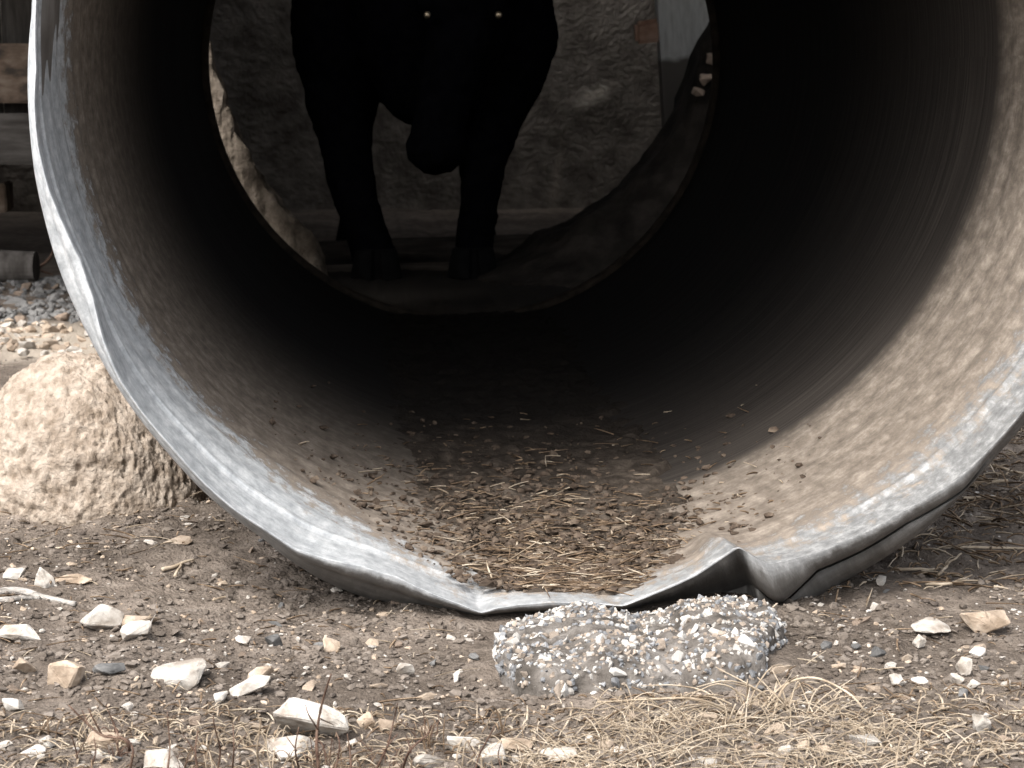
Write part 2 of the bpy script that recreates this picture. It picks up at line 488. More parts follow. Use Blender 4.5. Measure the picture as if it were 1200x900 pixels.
def back_wall_material():
    m = material('mud stained back wall', [(0.11, 0.097, 0.084), (0.175, 0.157, 0.138), (0.25, 0.227, 0.20)], 0.95, 11, detail=12, bump=0.8, bscale=45, bdist=0.012, spec=0.1, contrast=(0.34, 0.66))
    N, L, b = nodes_of(m)
    src = b.inputs['Base Color'].links[0].from_socket
    tc = N.new('ShaderNodeTexCoord')
    out = src
    # lime splashes: a smear and a run below it
    for (cx, cz, rx, rz, rot, col, amt) in ((0, 0, 0.16, 0.055, 0.35, (0.62, 0.57, 0.50), 0.9), (-0.16, -0.40, 0.035, 0.24, -0.12, (0.36, 0.32, 0.27), 0.55)):
        mp = N.new('ShaderNodeMapping'); mp.vector_type = 'TEXTURE'
        mp.inputs['Location'].default_value = (SPL.x + cx, 0, SPL.z + cz)
        mp.inputs['Rotation'].default_value = (0, -rot, 0)
        mp.inputs['Scale'].default_value = (rx, 1, rz)
        L.new(tc.outputs['Object'], mp.inputs['Vector'])
        ns = N.new('ShaderNodeTexNoise'); ns.inputs['Scale'].default_value = 14; ns.inputs['Detail'].default_value = 6
        L.new(tc.outputs['Object'], ns.inputs['Vector'])
        sp = N.new('ShaderNodeSeparateXYZ'); L.new(mp.outputs['Vector'], sp.inputs[0])
        cb = N.new('ShaderNodeCombineXYZ'); L.new(sp.outputs['X'], cb.inputs['X']); L.new(sp.outputs['Z'], cb.inputs['Z'])
        ln = N.new('ShaderNodeVectorMath'); ln.operation = 'LENGTH'; L.new(cb.outputs[0], ln.inputs[0])
        ad = N.new('ShaderNodeMath'); ad.operation = 'MULTIPLY_ADD'
        L.new(ns.outputs['Fac'], ad.inputs[0]); ad.inputs[1].default_value = 1.2
        L.new(ln.outputs['Value'], ad.inputs[2])
        mr = N.new('ShaderNodeMapRange'); mr.inputs['From Min'].default_value = 0.75; mr.inputs['From Max'].default_value = 1.55
        mr.inputs['To Min'].default_value = amt; mr.inputs['To Max'].default_value = 0
        L.new(ad.outputs[0], mr.inputs['Value'])
        mx = N.new('ShaderNodeMix'); mx.data_type = 'RGBA'
        L.new(mr.outputs['Result'], mx.inputs['Factor']); L.new(out, mx.inputs['A']); mx.inputs['B'].default_value = (*col, 1)
        out = mx.outputs['Result']
    L.new(out, b.inputs['Base Color'])
    return m
BY = 9.0
SPL = P(694, 103, BY) - Vector((0, BY, 0))
wm = box_mesh('back_wall', 6.4, 0.12, 2.3, 0.01, 0.02, 6, 3)
M['backwall'] = back_wall_material()
shed_part('back_wall', wm, M['backwall'], (0.0, BY + 0.06, -0.03))
# boards: front (left bay), unseen wing walls added for shade, and end walls
xb = -3.15
while xb < -0.85:
    wd = random.uniform(0.13, 0.19)
    if xb + wd > -0.82: wd = -0.82 - xb
    z0 = P(20, 196, 6.2).z + random.uniform(-0.02, 0.02)
    shed_part('board', box_mesh('board', wd - 0.008, 0.025, 1.84 - z0, 0.004, 0.006, 1, xb), M['board'], (xb + wd / 2, 6.2 + random.uniform(0, 0.012), z0))
    xb += wd
def rz(y): return 1.46 + (y - 4.5) * 0.96 / 3.8 - 0.02
yb = 4.95
while yb < 8.98:
    wd = min(random.uniform(0.15, 0.2), 8.99 - yb)
    if wd < 0.05: break
    shed_part('board', box_mesh('board', 0.026, wd - 0.004, rz(yb), 0.004), M['board'], (-0.64 + random.uniform(0, 0.01), yb + wd / 2, -0.02))  # unseen wing wall, added to keep the cow in shade
    shed_part('board', box_mesh('board', 0.026, wd - 0.004, rz(yb), 0.004), M['board'], (1.5 + random.uniform(0, 0.01), yb + wd / 2, -0.02))  # unseen right wing wall, added to cut daylight beyond the pipe
    yb += wd
for q in range(13):
    shed_part('board', box_mesh('board', 0.026, 0.215, min(rz(6.15 + q * 0.22), 2.3), 0.004), M['board'], (-3.2, 6.25 + q * 0.22, -0.02))  # unseen left end wall, added to darken the left bay
for q in range(16):
    shed_part('board', box_mesh('board', 0.026, 0.215, rz(5.45 + q * 0.22), 0.004), M['board'], (3.05, 5.55 + q * 0.22, -0.02))
shed_part('shade_board', box_mesh('shade_board', 0.03, 0.42, 0.60, 0.004, 0.006, 2, 9), M['board'], (-0.55, 4.70, -0.03))  # unseen board added to shade the lower part of the soil bank
# unseen corrugated roof, added and shaped to cut the sky light
nx = 420
xs = np.linspace(-3.4, 3.3, nx)
rv = np.concatenate([np.stack([xs, np.full(nx, yy), zz + 0.018 * np.sin(xs * 2 * math.pi / 0.09)], -1) for yy, zz in ((4.5, 1.48), (8.3, 2.44))])
rf = [(i, i + 1, nx + i + 1, nx + i) for i in range(nx - 1)]
ro = shed_part('shade_roof', mesh_from('shade_roof', rv, rf), M['shade_roof'], (0, 0, 0))
ro.modifiers.new('t', 'SOLIDIFY').thickness = 0.004
# rails nailed across the front boards
def rail(name, m, pxa, ya, yb_, Y, th, xend, seed):
    z1, z0 = P(20, ya, Y).z, P(20, yb_, Y).z
    x1 = xend
    x0 = -3.1
    return shed_part(name, box_mesh(name, x1 - x0, th, z1 - z0, 0.006, 0.012, 3, seed), m, ((x0 + x1) / 2, Y + th / 2, z0))
tag(rail('rail', M['plankbrown'], 0, 52, 121, 6.08, 0.05, -0.84, 1), 'rust brown rail')
tag(rail('rail', M['plankgrey'], 0, 134, 192, 6.08, 0.05, -0.84, 2), 'grey rail')
# posts that carry the added shade roof
for x, y in ((-0.70, 8.2), (2.9, 5.95), (-3.1, 6.27)):
    shed_part('post', box_mesh('post', 0.09, 0.09, rz(y) - 0.03, 0.006, 0.005, 2, x), M['board'], (x, y, -0.02))

# whitewashed post with shade painted on its lower part, leaning a little
def white_post_material():
    m = material('whitewash', [(0.50, 0.50, 0.48), (0.62, 0.62, 0.60), (0.70, 0.70, 0.68)], 0.6, 12, bump=0.2, bscale=60, spec=0.3, stretch=(6, 6, 1))
    N, L, b = nodes_of(m)
    src = b.inputs['Base Color'].links[0].from_socket
    tc = N.new('ShaderNodeTexCoord'); sp = N.new('ShaderNodeSeparateXYZ'); L.new(tc.outputs['Object'], sp.inputs[0])
    ns = N.new('ShaderNodeTexNoise'); ns.inputs['Scale'].default_value = 16; ns.inputs['Detail'].default_value = 5
    L.new(tc.outputs['Object'], ns.inputs['Vector'])
    ad = N.new('ShaderNodeMath'); ad.operation = 'MULTIPLY_ADD'; L.new(ns.outputs['Fac'], ad.inputs[0]); ad.inputs[1].default_value = 0.05; L.new(sp.outputs['Z'], ad.inputs[2])
    mr = N.new('ShaderNodeMapRange'); mr.inputs['From Min'].default_value = 0.655; mr.inputs['From Max'].default_value = 0.675
    L.new(ad.outputs[0], mr.inputs['Value'])
    mx = N.new('ShaderNodeMix'); mx.data_type = 'RGBA'; mx.inputs['A'].default_value = (0.14, 0.125, 0.11, 1)  # darker colour below stands for the shadow on the lower post
    L.new(mr.outputs['Result'], mx.inputs['Factor']); L.new(src, mx.inputs['B'])
    L.new(mx.outputs['Result'], b.inputs['Base Color'])
    return m
wp = P(810, 100, 6.9)
post = empty('white_post', (wp.x, 6.9, 0), 'whitewashed metal channel post with a painted shaded lower part inside the shed', 'post')
M['whitepost'] = white_post_material()
for nm, sx, sy, ox, oy in (('web', 0.165, 0.012, 0.0, 0.0), ('flange', 0.014, 0.07, -0.090, -0.022), ('flange', 0.014, 0.07, 0.090, -0.022)):
    p_ = obj(nm, box_mesh(nm, sx, sy, 2.08, 0.003, 0.002, 2), M['whitepost'], post)
    p_.location = (ox, oy, 0)
post.rotation_euler = (0, R_(-4.0), 0)
post.location.x = wp.x + 0.03
M['brick'] = material('pink brick', [(0.30, 0.17, 0.12), (0.40, 0.25, 0.18), (0.46, 0.31, 0.24)], 0.9, 20, bump=0.4)
bk = obj('brick_block', box_mesh('brick_block', 0.09, 0.06, 0.075, 0.012, 0.02, 2, 5), M['brick'], post)
bk.location = (-0.132, 0.0, P(762, 46, 6.9).z)  # broken brick beside the post, parented to it for support
tag(bk, 'pinkish brick block')

# timber beams on the shed floor
def beam(px0, y0, px1, y1, Y, hgt, dep, label):
    a_, b_ = P(px0, y0, Y), P(px1, y1, Y)
    ln = (b_ - a_).length
    o = obj('timber_beam', box_mesh('timber_beam', ln + 0.5, dep, hgt, 0.008, 0.01, 3, Y), M['beam'])
    mid = (a_ + b_) / 2
    o.location = (mid.x, Y + dep / 2, mid.z - hgt)
    o.rotation_euler = (0, math.atan2(-(b_.z - a_.z), b_.x - a_.x) * 0.6, R_(2.5))
    return tag(o, label, 'beam', 'timbers on the shed floor')
beam(340, 313, 700, 301, 6.2, 0.05, 0.04, 'flat worn timber lying across the shed floor at the front hooves')
beam(440, 282, 680, 272, 6.75, 0.07, 0.05, 'thicker timber lying behind the black cow on the shed floor')

# log and twig at the foot of the left bay
lg = P(22, 300, 5.95)
bm = bmesh.new()
bmesh.ops.create_cone(bm, cap_ends=True, segments=24, radius1=0.05, radius2=0.045, depth=0.9)
bmesh.ops.subdivide_edges(bm, edges=[e for e in bm.edges if e.calc_length() > 0.5], cuts=12)
for v in bm.verts:
    n = fbm(np.array([v.co[:]]) * 14, 3)[0]
    v.co *= 1 + 0.0
    v.co.x *= 1 + 0.25 * n; v.co.y *= 1 + 0.25 * n
me = bpy.data.meshes.new('log'); bm.to_mesh(me); bm.free()
lo = obj('log', me, M['plankgrey'])
lo.rotation_euler = (0, R_(90), R_(-6))
lo.location = (P(46, 300, 5.95).x - 0.45, 5.95, 0.045)
tag(lo, 'thick grey log lying under the shed rails', 'log')
pk = obj('plank_end', box_mesh('plank_end', 1.2, 0.12, P(5, 213, 6.5).z - P(5, 246, 6.5).z, 0.005, 0.01, 3, 4), M['plankbrown'])
pk.location = (P(12, 230, 6.5).x - 0.6, 6.5, P(5, 246, 6.5).z)
tag(pk, 'short brown plank jutting out in the dark under the rails', 'plank')
bl = obj('prop_block', box_mesh('prop_block', 0.2, 0.14, P(5, 246, 6.5).z + 0.02, 0.006, 0.01, 2, 8), M['board'])
bl.location = (P(12, 230, 6.5).x - 0.5, 6.5, -0.02)
tag(bl, 'dark block under the jutting plank in the shed', 'block')

# ------------------------------------------------------------------ the pipe
PX0, PY0 = 700.0, 60.0
def polar(pts):
    out = []
    for x, y in pts:
        t = math.degrees(math.atan2(y - PY0, x - PX0)) % 360
        out.append((t, math.hypot(x - PX0, y - PY0)))
    return out
O_pts = [(1200, 497), (1169, 532), (1131, 575), (1085, 619), (1045, 648), (987, 682), (958, 705), (920, 724), (880, 727), (800, 728),
         (730, 728), (690, 727), (647, 727), (593, 727), (551, 725), (525, 722), (497, 716), (440, 704), (408, 693), (371, 676), (334, 652), (310, 632), (273, 605),
         (237, 574), (200, 534), (169, 497), (133, 446), (107, 399), (87, 358), (73, 324), (64, 298), (53, 258), (42, 209), (36, 160), (33, 80), (36, 30), (40, 0)]
E_pts = [(1197, 483), (1120, 563), (1062, 597), (1004, 628), (958, 647), (900, 661), (888, 655), (866, 641), (845, 655), (815, 675),
         (772, 694), (730, 710), (690, 706), (647, 705), (610, 708), (583, 712), (564, 718), (540, 708), (508, 696), (465, 676), (423, 663), (383, 655), (347, 643),
         (310, 619), (273, 595), (240, 566), (205, 527), (172, 489), (142, 446), (122, 399), (110, 350), (95, 306), (75, 264), (57, 220), (45, 170), (41, 120), (43, 80), (42, 30), (43, 0)]
M_pts = [(1131, 573), (1062, 613), (1010, 645), (958, 668), (912, 711)]
def table(pts, default):
    p = polar(pts)
    lo_, hi_ = min(t for t, r in p), max(t for t, r in p)
    p += [(t, default) for t in list(np.arange(0, lo_ - 9, 4)) + list(np.arange(hi_ + 9, 360, 4))]
    p.sort()
    return np.array(p)
def pinterp(tab, th):
    t = np.concatenate([tab[:, 0] - 360, tab[:, 0], tab[:, 0] + 360])
    r = np.tile(tab[:, 1], 3)
    return np.interp(th, t, r)
OT, ET = table(O_pts, 669), table(E_pts, 661)
th = np.concatenate([np.linspace(0, 35, 40, endpoint=False), np.linspace(35, 190, 560, endpoint=False), np.linspace(190, 360, 120, endpoint=False)])
rO = pinterp(OT, th)
rE = pinterp(ET, th)
def blur(a, k):
    ker = np.hanning(k + 2)[1:-1]; ker /= ker.sum()
    return np.convolve(np.concatenate([a[-k:], a, a[:k]]), ker, 'same')[k:-k]
rO = blur(rO, 9)
rE = blur(rE, 3)
mt = polar(M_pts); mt.sort(); mt = np.array(mt)
gw = smooth(45, 52, th) * (1 - smooth(71, 74, th))           # where the folded seam runs
rM = np.where(gw > 0, np.interp(th, mt[:, 0], mt[:, 1]) * gw + (rE + rO) / 2 * (1 - gw), (rE + rO) / 2)
rM = np.clip(rM, rE + 2, np.maximum(rO - 2, rE + 2.5))
rO = np.maximum(rO, rE + 5)
tr = np.radians(th)
lipk = 1 + 2.2 * smooth(56, 66, th) * (1 - smooth(118, 135, th))
def px_ring(r, Y):
    yy = D1 + np.where(Y > D1, (Y - D1) * lipk, Y - D1)
    return np.array([P(PX0 + a * math.cos(t), PY0 + a * math.sin(t), q)[:] for a, t, q in zip(r, tr, yy)])
def barrel_ring(R, Y):
    # image angle: 0 right, 90 down
    return np.stack([XC + R * np.cos(tr), np.full_like(tr, Y), ZC - R * np.sin(tr)], -1)
Ein = px_ring(rE, D1)
rE_w = np.hypot(Ein[:, 0] - XC, Ein[:, 2] - ZC)
tE = np.arctan2(-(Ein[:, 2] - ZC), Ein[:, 0] - XC)
RO = RB + 0.007
# inner rings from far to near
rings, vco = [], []
ss = np.concatenate([np.linspace(LEN, 0.5, 70), np.linspace(0.49, 0.30, 20), np.linspace(0.29, 0.006, 72)])
for s in ss:
    w = 1 - smooth(0.0, 0.16, s)
    dent = np.exp(-((th - 74.5) / 2.6) ** 2)
    w2 = 1 - smooth(0.0, 0.30, s)
    wt = w * (1 - dent) + w2 * dent
    base = RB + 0.0012 * math.sin(s * 2 * math.pi / 0.0677) + 0.004 * np.array([math.sin(3 * t + s * 1.3) for t in tr]) * 0.5
    seam = -0.003 * math.exp(-((s - 0.085) / 0.006) ** 2)       # rolled bead behind the mouth
    lipband = 0.004 * (1 - smooth(0.078, 0.086, s))
    R = base * (1 - wt) + rE_w * wt + seam + lipband * (1 - wt)
    rings.append(barrel_ring(R, D1 + s)); vco.append(s)
n_in = len(rings)
# small rolled edge and the lip face, then the outside
lip = []
lip.append((px_ring(rE - 1.2, D1 - 0.001), 0.0))
dw = smooth(73.2, 74.6, th) * (1 - smooth(84, 92, th))                  # the pinched fold left of the crease tucks under
lip.append((px_ring(rE + 0.6, D1 - 0.004 + 0.004 * dw), -0.004))
lip.append((px_ring(rE + (rM - rE) * 0.35, D1 - 0.004 + 0.016 * dw), -0.012))
lip.append((px_ring(rE + (rM - rE) * 0.8, D1 + 0.001 + 0.024 * dw), -0.02))
lip.append((px_ring(rM - 0.6, D1 + 0.006 + 0.022 * dw), -0.03))
grv = px_ring(rM + 0.6, D1 + 0.009 + 0.02 * dw); grv2 = px_ring(rM + 0.8, D1 + 0.035)
lip.append((grv * (1 - gw[:, None]) + grv2 * gw[:, None], -0.035))
lip.append((px_ring(rM + 2.2, D1 + 0.010 + 0.02 * dw), -0.04))
lip.append((px_ring(rM + (rO - rM) * 0.75, D1 + 0.017), -0.05))
lip.append((px_ring(rO, D1 + 0.028), -0.06))
lip.append((px_ring(rO + 0.5, D1 + 0.045), -0.08))
Ow = px_ring(rO, D1 + 0.05)
rO_w = np.hypot(Ow[:, 0] - XC, Ow[:, 2] - ZC)
outer = []
for s in np.concatenate([np.linspace(0.165, 0.6, 20), np.linspace(0.7, LEN, 30)]):
    w = 1 - smooth(0.12, 0.5, s)
    R = RO * (1 - w) + rO_w * w
    outer.append((barrel_ring(R, D1 + s), -0.1 - s))

def ring_mesh(name, rl, vl, mudline=True):
    n, k = len(th), len(rl)
    v = np.stack(rl, 1).reshape(-1, 3)           # u-major
    f = grid_faces(n, k, wrap_u=True)
    me = mesh_from(name, v, f)
    uvl = me.uv_layers.new(name='UVMap')
    li = np.empty(len(me.loops), dtype=np.int32); me.loops.foreach_get('vertex_index', li)
    uu = np.repeat(tr * RB, k); vv = np.tile(np.array(vl), n)
    uvs = np.stack([uu[li], vv[li]], -1).astype(np.float32)
    # close the seam (top of the pipe)
    pol = uvs.reshape(-1, 4, 2)
    mxu = pol[:, :, 0].max(1, keepdims=True)
    wrapm = (mxu - pol[:, :, 0] > 1.5)
    pol[:, :, 0] += wrapm * (2 * math.pi * RB)
    uvl.data.foreach_set('uv', pol.ravel())
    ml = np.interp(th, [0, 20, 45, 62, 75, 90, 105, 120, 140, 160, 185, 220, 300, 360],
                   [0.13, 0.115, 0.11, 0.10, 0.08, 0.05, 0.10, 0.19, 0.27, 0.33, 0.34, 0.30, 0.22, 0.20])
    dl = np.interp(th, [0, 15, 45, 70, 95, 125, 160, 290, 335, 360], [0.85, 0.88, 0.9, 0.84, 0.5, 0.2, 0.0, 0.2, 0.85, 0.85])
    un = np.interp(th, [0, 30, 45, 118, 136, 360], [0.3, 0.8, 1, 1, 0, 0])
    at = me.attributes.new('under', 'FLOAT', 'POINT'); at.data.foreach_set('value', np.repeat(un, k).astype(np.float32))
    at = me.attributes.new('sun_side', 'FLOAT', 'POINT'); at.data.foreach_set('value', np.repeat(dl, k).astype(np.float32))
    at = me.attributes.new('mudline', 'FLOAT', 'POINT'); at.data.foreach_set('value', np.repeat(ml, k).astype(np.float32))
    return me

pipe = empty('culvert_pipe', (XC, D1 + LEN / 2, 0), 'big galvanised steel pipe lying on its side with a dented muddy mouth', 'pipe')
def pipe_part(name, me, m):
    o = obj(name, me, m, pipe)
    me.transform(Matrix.Translation(-pipe.location))
    return o
join_in = [(rings[-1], vco[-1])]
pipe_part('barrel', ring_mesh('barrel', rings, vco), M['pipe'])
lip_me = ring_mesh('lip', [r for r, _ in join_in + lip], [v for _, v in join_in + lip])
kk = len(join_in + lip)
se = lip_me.attributes.new('sharp_edge', 'BOOLEAN', 'EDGE')
ev = np.empty(len(lip_me.edges) * 2, dtype=np.int32); lip_me.edges.foreach_get('vertices', ev); ev = ev.reshape(-1, 2)
se.data.foreach_set('value', ((ev[:, 0] % kk == 2) & (ev[:, 1] % kk == 2)))
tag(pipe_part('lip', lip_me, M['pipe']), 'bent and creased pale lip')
pipe_part('outer_skin', ring_mesh('outer_skin', [lip[-1][0]] + [r for r, _ in outer], [lip[-1][1]] + [v for _, v in outer]), M['pipeout'])
# rusty bead round the far end
bead = []
for a in np.linspace(-0.5 * math.pi, 1.5 * math.pi, 15):
    bead.append(barrel_ring(RB - 0.004 + 0.012 * math.sin(a) * -1, D2 + 0.008 + 0.014 * math.cos(a)))
M['bead'] = material('rusty band', [(0.015, 0.012, 0.009), (0.035, 0.027, 0.02), (0.055, 0.042, 0.032)], 0.85, 30, bump=0.5)
pipe_part('end_band', ring_mesh('end_band', bead, list(np.linspace(0, 0.1, 15))), M['bead'])

# dirt and dung lying in the pipe
nb, ns = 60, 330
sx_ = 0.045 + (LEN - 0.06) * np.linspace(0, 1, ns) ** 1.5
ux = np.linspace(-1, 1, nb)
S, U = np.meshgrid(sx_, ux, indexing='ij')
thick = 0.004 + 0.026 * smooth(0.03, 0.45, S) + 0.008 * fbm(np.stack([S * 3, U, U * 0], -1), 2)
half = np.sqrt(np.clip(2 * RB * thick - thick ** 2, 0, None)) + 0.012
half = half * (1 + 0.45 * fbm(np.stack([S * 9, np.sign(U) * 5, U * 0], -1), 4))
bx_ = XC + U * half - 0.012
zz = ZC - RB + thick * (1 - 0.35 * (1 - U ** 2)) + 0.010 * fbm(np.stack([bx_ * 30, S * 30, U * 0], -1), 4) + 0.006 * fbm(np.stack([bx_ * 90, S * 90, U * 0], -1), 2)
floorz = ZC - np.sqrt(np.clip(RB ** 2 - (bx_ - XC) ** 2, 0, None))
edge = np.abs(U) > 0.985
front = (S <= sx_[1])
zz = np.where(edge | front, floorz - 0.004, np.maximum(zz, floorz - 0.003))
bv = np.stack([bx_, D1 + S, zz], -1).reshape(-1, 3)
M['bed'] = material('trampled dung', [(0.03, 0.024, 0.019), (0.062, 0.050, 0.040), (0.11, 0.09, 0.073)], 0.95, 40, bump=0.8, bscale=140, spec=0.1)
bed_me = mesh_from('dirt_bed', bv, grid_faces(ns, nb))
bed_shade_v = smooth(0.35, 1.25, S + 0.35 * fbm(np.stack([bx_ * 7, S * 7, U * 0], -1), 3)).reshape(-1)  # bed blackens inward: the pipe's inner shade put into its colour
at = bed_me.attributes.new('bed_shade', 'FLOAT', 'POINT'); at.data.foreach_set('value', bed_shade_v.astype(np.float32))
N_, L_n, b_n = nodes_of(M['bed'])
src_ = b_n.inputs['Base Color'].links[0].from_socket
an = N_.new('ShaderNodeAttribute'); an.attribute_name = 'bed_shade'
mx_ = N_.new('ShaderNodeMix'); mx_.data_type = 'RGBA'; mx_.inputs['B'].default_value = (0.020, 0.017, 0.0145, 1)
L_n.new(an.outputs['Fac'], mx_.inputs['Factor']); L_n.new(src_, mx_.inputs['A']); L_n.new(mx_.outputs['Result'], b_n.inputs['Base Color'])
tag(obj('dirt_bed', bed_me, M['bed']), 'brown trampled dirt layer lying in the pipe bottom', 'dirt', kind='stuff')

# ------------------------------------------------------------------ loose small stuff
def ico(sub):
    bm = bmesh.new(); bmesh.ops.create_icosphere(bm, subdivisions=sub, radius=1)
    v = np.array([x.co[:] for x in bm.verts]); f = np.array([[a.index for a in p.verts] for p in bm.faces])
    bm.free()
    return v, f
ICO1 = ico(1)
def rand_rot(n):
    q = rng.normal(size=(n, 4)); q /= np.linalg.norm(q, axis=1, keepdims=True)
    w, x, y, z = q.T
    return np.stack([np.stack([1 - 2 * (y * y + z * z), 2 * (x * y - z * w), 2 * (x * z + y * w)], -1),
                     np.stack([2 * (x * y + z * w), 1 - 2 * (x * x + z * z), 2 * (y * z - x * w)], -1),
                     np.stack([2 * (x * z - y * w), 2 * (y * z + x * w), 1 - 2 * (x * x + y * y)], -1)], 1)
def scatter_mesh(name, pos, size, flat=0.6):
    n = len(pos)
    v0, f0 = ICO1
    jit = 1 + rng.uniform(-0.35, 0.35, (n, len(v0), 1))
    v = v0[None] * jit
    sc = np.stack([rng.uniform(0.7, 1.3, n), rng.uniform(0.7, 1.3, n), rng.uniform(0.5, 1.0, n)], -1)
    v = v * sc[:, None, :]
    v = np.einsum('nij,nvj->nvi', rand_rot(n), v)
    v[:, :, 2] *= flat
    v = v * size[:, None, None] + pos[:, None, :]
    f = f0[None] + (np.arange(n) * len(v0))[:, None, None]
    return mesh_from(name, v.reshape(-1, 3), f.reshape(-1, 3), False)

def field(n, y0=1.62, y1=4.2):
    """random ground points, denser near"""
    y = y0 * (y1 / y0) ** (rng.random(n) ** 1.15)
    x = rng.uniform(-0.24, 0.36, n) * y
    return x, y
def under_pipe(x, y, rad):
    d = np.abs(x - XC)
    return (y > D1 - 0.02) & (d < np.sqrt(np.clip(2 * RO * (2 * rad + 0.01), 0, None)) + 0.02)
def clear_of(x, y, rad):
    k = ~under_pipe(x, y, rad)
    k &= (((x - CHX) / 0.165) ** 4 + ((y - CHY) / 0.1) ** 4) > 1
    k &= np.hypot(x - BOX, y - BOY) > 0.125
    return k
CHX, CHY = G(762, 795).x, 2.0
BOX, BOY = G(112, 560).x, 2.86

def clods(name, n, s0, s1, m, y0=1.62, y1=4.2, sink=0.25):
    x, y = field(n, y0, y1)
    size = s0 * (s1 / s0) ** (rng.random(n) ** 2.2)
    k = clear_of(x, y, size * 0.8)
    dens = fbm(np.stack([x * 6, y * 6, x * 0 + n], -1), 3)
    k &= dens > rng.uniform(-0.5, 0.18, n)
    x, y, size = x[k], y[k], size[k]
    z = ground_z(x, y) + size * sink
    o = obj(name, scatter_mesh(name, np.stack([x, y, z], -1), size), m)
    return o
tag(clods('soil_crumbs', 42000, 0.0012, 0.0062, M['clod']), 'brown soil crumbs covering the yard', 'soil', kind='stuff')
M['clod2'] = material('dark soil clod', [(0.055, 0.045, 0.038), (0.09, 0.075, 0.064), (0.125, 0.106, 0.092)], 0.95, 30, bump=0.5, bscale=150, spec=0.1)
tag(clods('soil_crumbs', 9000, 0.0012, 0.0055, M['clod2']), 'dark dung crumbs strewn over the yard', 'soil', kind='stuff')
tag(clods('grit', 3600, 0.0014, 0.0042, M['tan']), 'fine tan grit scattered over the dirt', 'grit', kind='stuff')
tag(clods('grit', 2200, 0.0014, 0.0042, M['pale']), 'fine white grit scattered over the dirt', 'grit', kind='stuff')

# straws and bark shreds
def strands(name, pos, ang, length, width, lift, m, curl=0.07, seg=3, tilt=None):
    """little bent three-sided sticks; pos is one end"""
    n = len(pos)
    t = np.linspace(0, 1, seg + 1)
    dirv = np.stack([np.cos(ang), np.sin(ang), np.zeros(n)], -1)
    nrm = np.stack([-np.sin(ang), np.cos(ang), np.zeros(n)], -1)
    c1 = rng.normal(0, curl, n); c2 = rng.normal(0, curl, n)
    bend = (c1[:, None] * t * t + c2[:, None] * t ** 3) * length[:, None]
    tl = np.zeros(n) if tilt is None else tilt
    zz_ = lift[:, None] * np.sin(np.pi * t)[None] + (tl * length)[:, None] * t[None]
    c = pos[:, None, :] + dirv[:, None, :] * (t[None, :, None] * length[:, None, None]) + nrm[:, None, :] * bend[..., None]
    c[..., 2] += zz_
    k = 3
    a = np.arange(k) / k * 2 * math.pi + 0.5
    wv = width[:, None] * (1 - 0.55 * t[None] ** 2)
    off = nrm[:, None, None, :] * np.cos(a)[None, None, :, None] + np.array([0, 0, 1.0])[None, None, None, :] * np.sin(a)[None, None, :, None]
    v = c[:, :, None, :] + off * wv[:, :, None, None]
    nv = (seg + 1) * k
    f = []
    for i in range(seg):
        for j in range(k):
            j2 = (j + 1) % k
            f.append((i * k + j, i * k + j2, (i + 1) * k + j2, (i + 1) * k + j))
    f = np.array(f)[None] + (np.arange(n) * nv)[:, None, None]
    return mesh_from(name, v.reshape(-1, 3), f.reshape(-1, 4))

def ground_straw(name, n, l0, l1, w, m, xr, yr, label, liftmax=0.002):
    y = rng.uniform(*yr, n); x = rng.uniform(*xr, n)
    k = clear_of(x, y, np.full(n, 0.006)); x, y = x[k], y[k]; n = len(x)
    L_ = l0 * (l1 / l0) ** (rng.random(n) ** 1.6)
    pos = np.stack([x, y, ground_z(x, y) + 0.004], -1)
    me = strands(name, pos, rng.uniform(0, 2 * math.pi, n), L_, w * rng.uniform(0.5, 1.3, n), rng.uniform(0, liftmax, n), m, tilt=rng.normal(0.05, 0.12, n))
    return tag(obj(name, me, m), label, 'litter', kind='stuff')
ground_straw('straw_litter', 1500, 0.008, 0.045, 0.0011, M['litter'], (-0.7, 1.2), (1.7, 3.2), 'brown plant shreds strewn over the bare dirt')
ground_straw('straw_litter', 420, 0.010, 0.05, 0.0010, M['straw'], (-0.7, 1.2), (1.7, 3.0), 'pale straw bits strewn over the bare dirt')
ground_straw('straw_litter', 2600, 0.012, 0.075, 0.0017, M['litter'], (0.52, 1.5), (2.2, 4.2), 'tangled brown stalk litter beside the right flank of the pipe', 0.006)
ground_straw('straw_litter', 1200, 0.015, 0.09, 0.0016, M['straw'], (0.52, 1.5), (2.2, 4.2), 'pale straw tangle beside the right flank of the pipe', 0.006)

ground_straw('straw_litter', 1500, 0.006, 0.035, 0.0010, M['straw'], (-0.42, 0.62), (1.6, 1.83), 'pale straw chaff under the weeds at the edge of the yard', 0.004)
ground_straw('straw_litter', 900, 0.006, 0.03, 0.0010, M['litter'], (-0.42, 0.62), (1.6, 1.85), 'brown stem chaff under the weeds at the edge of the yard', 0.004)
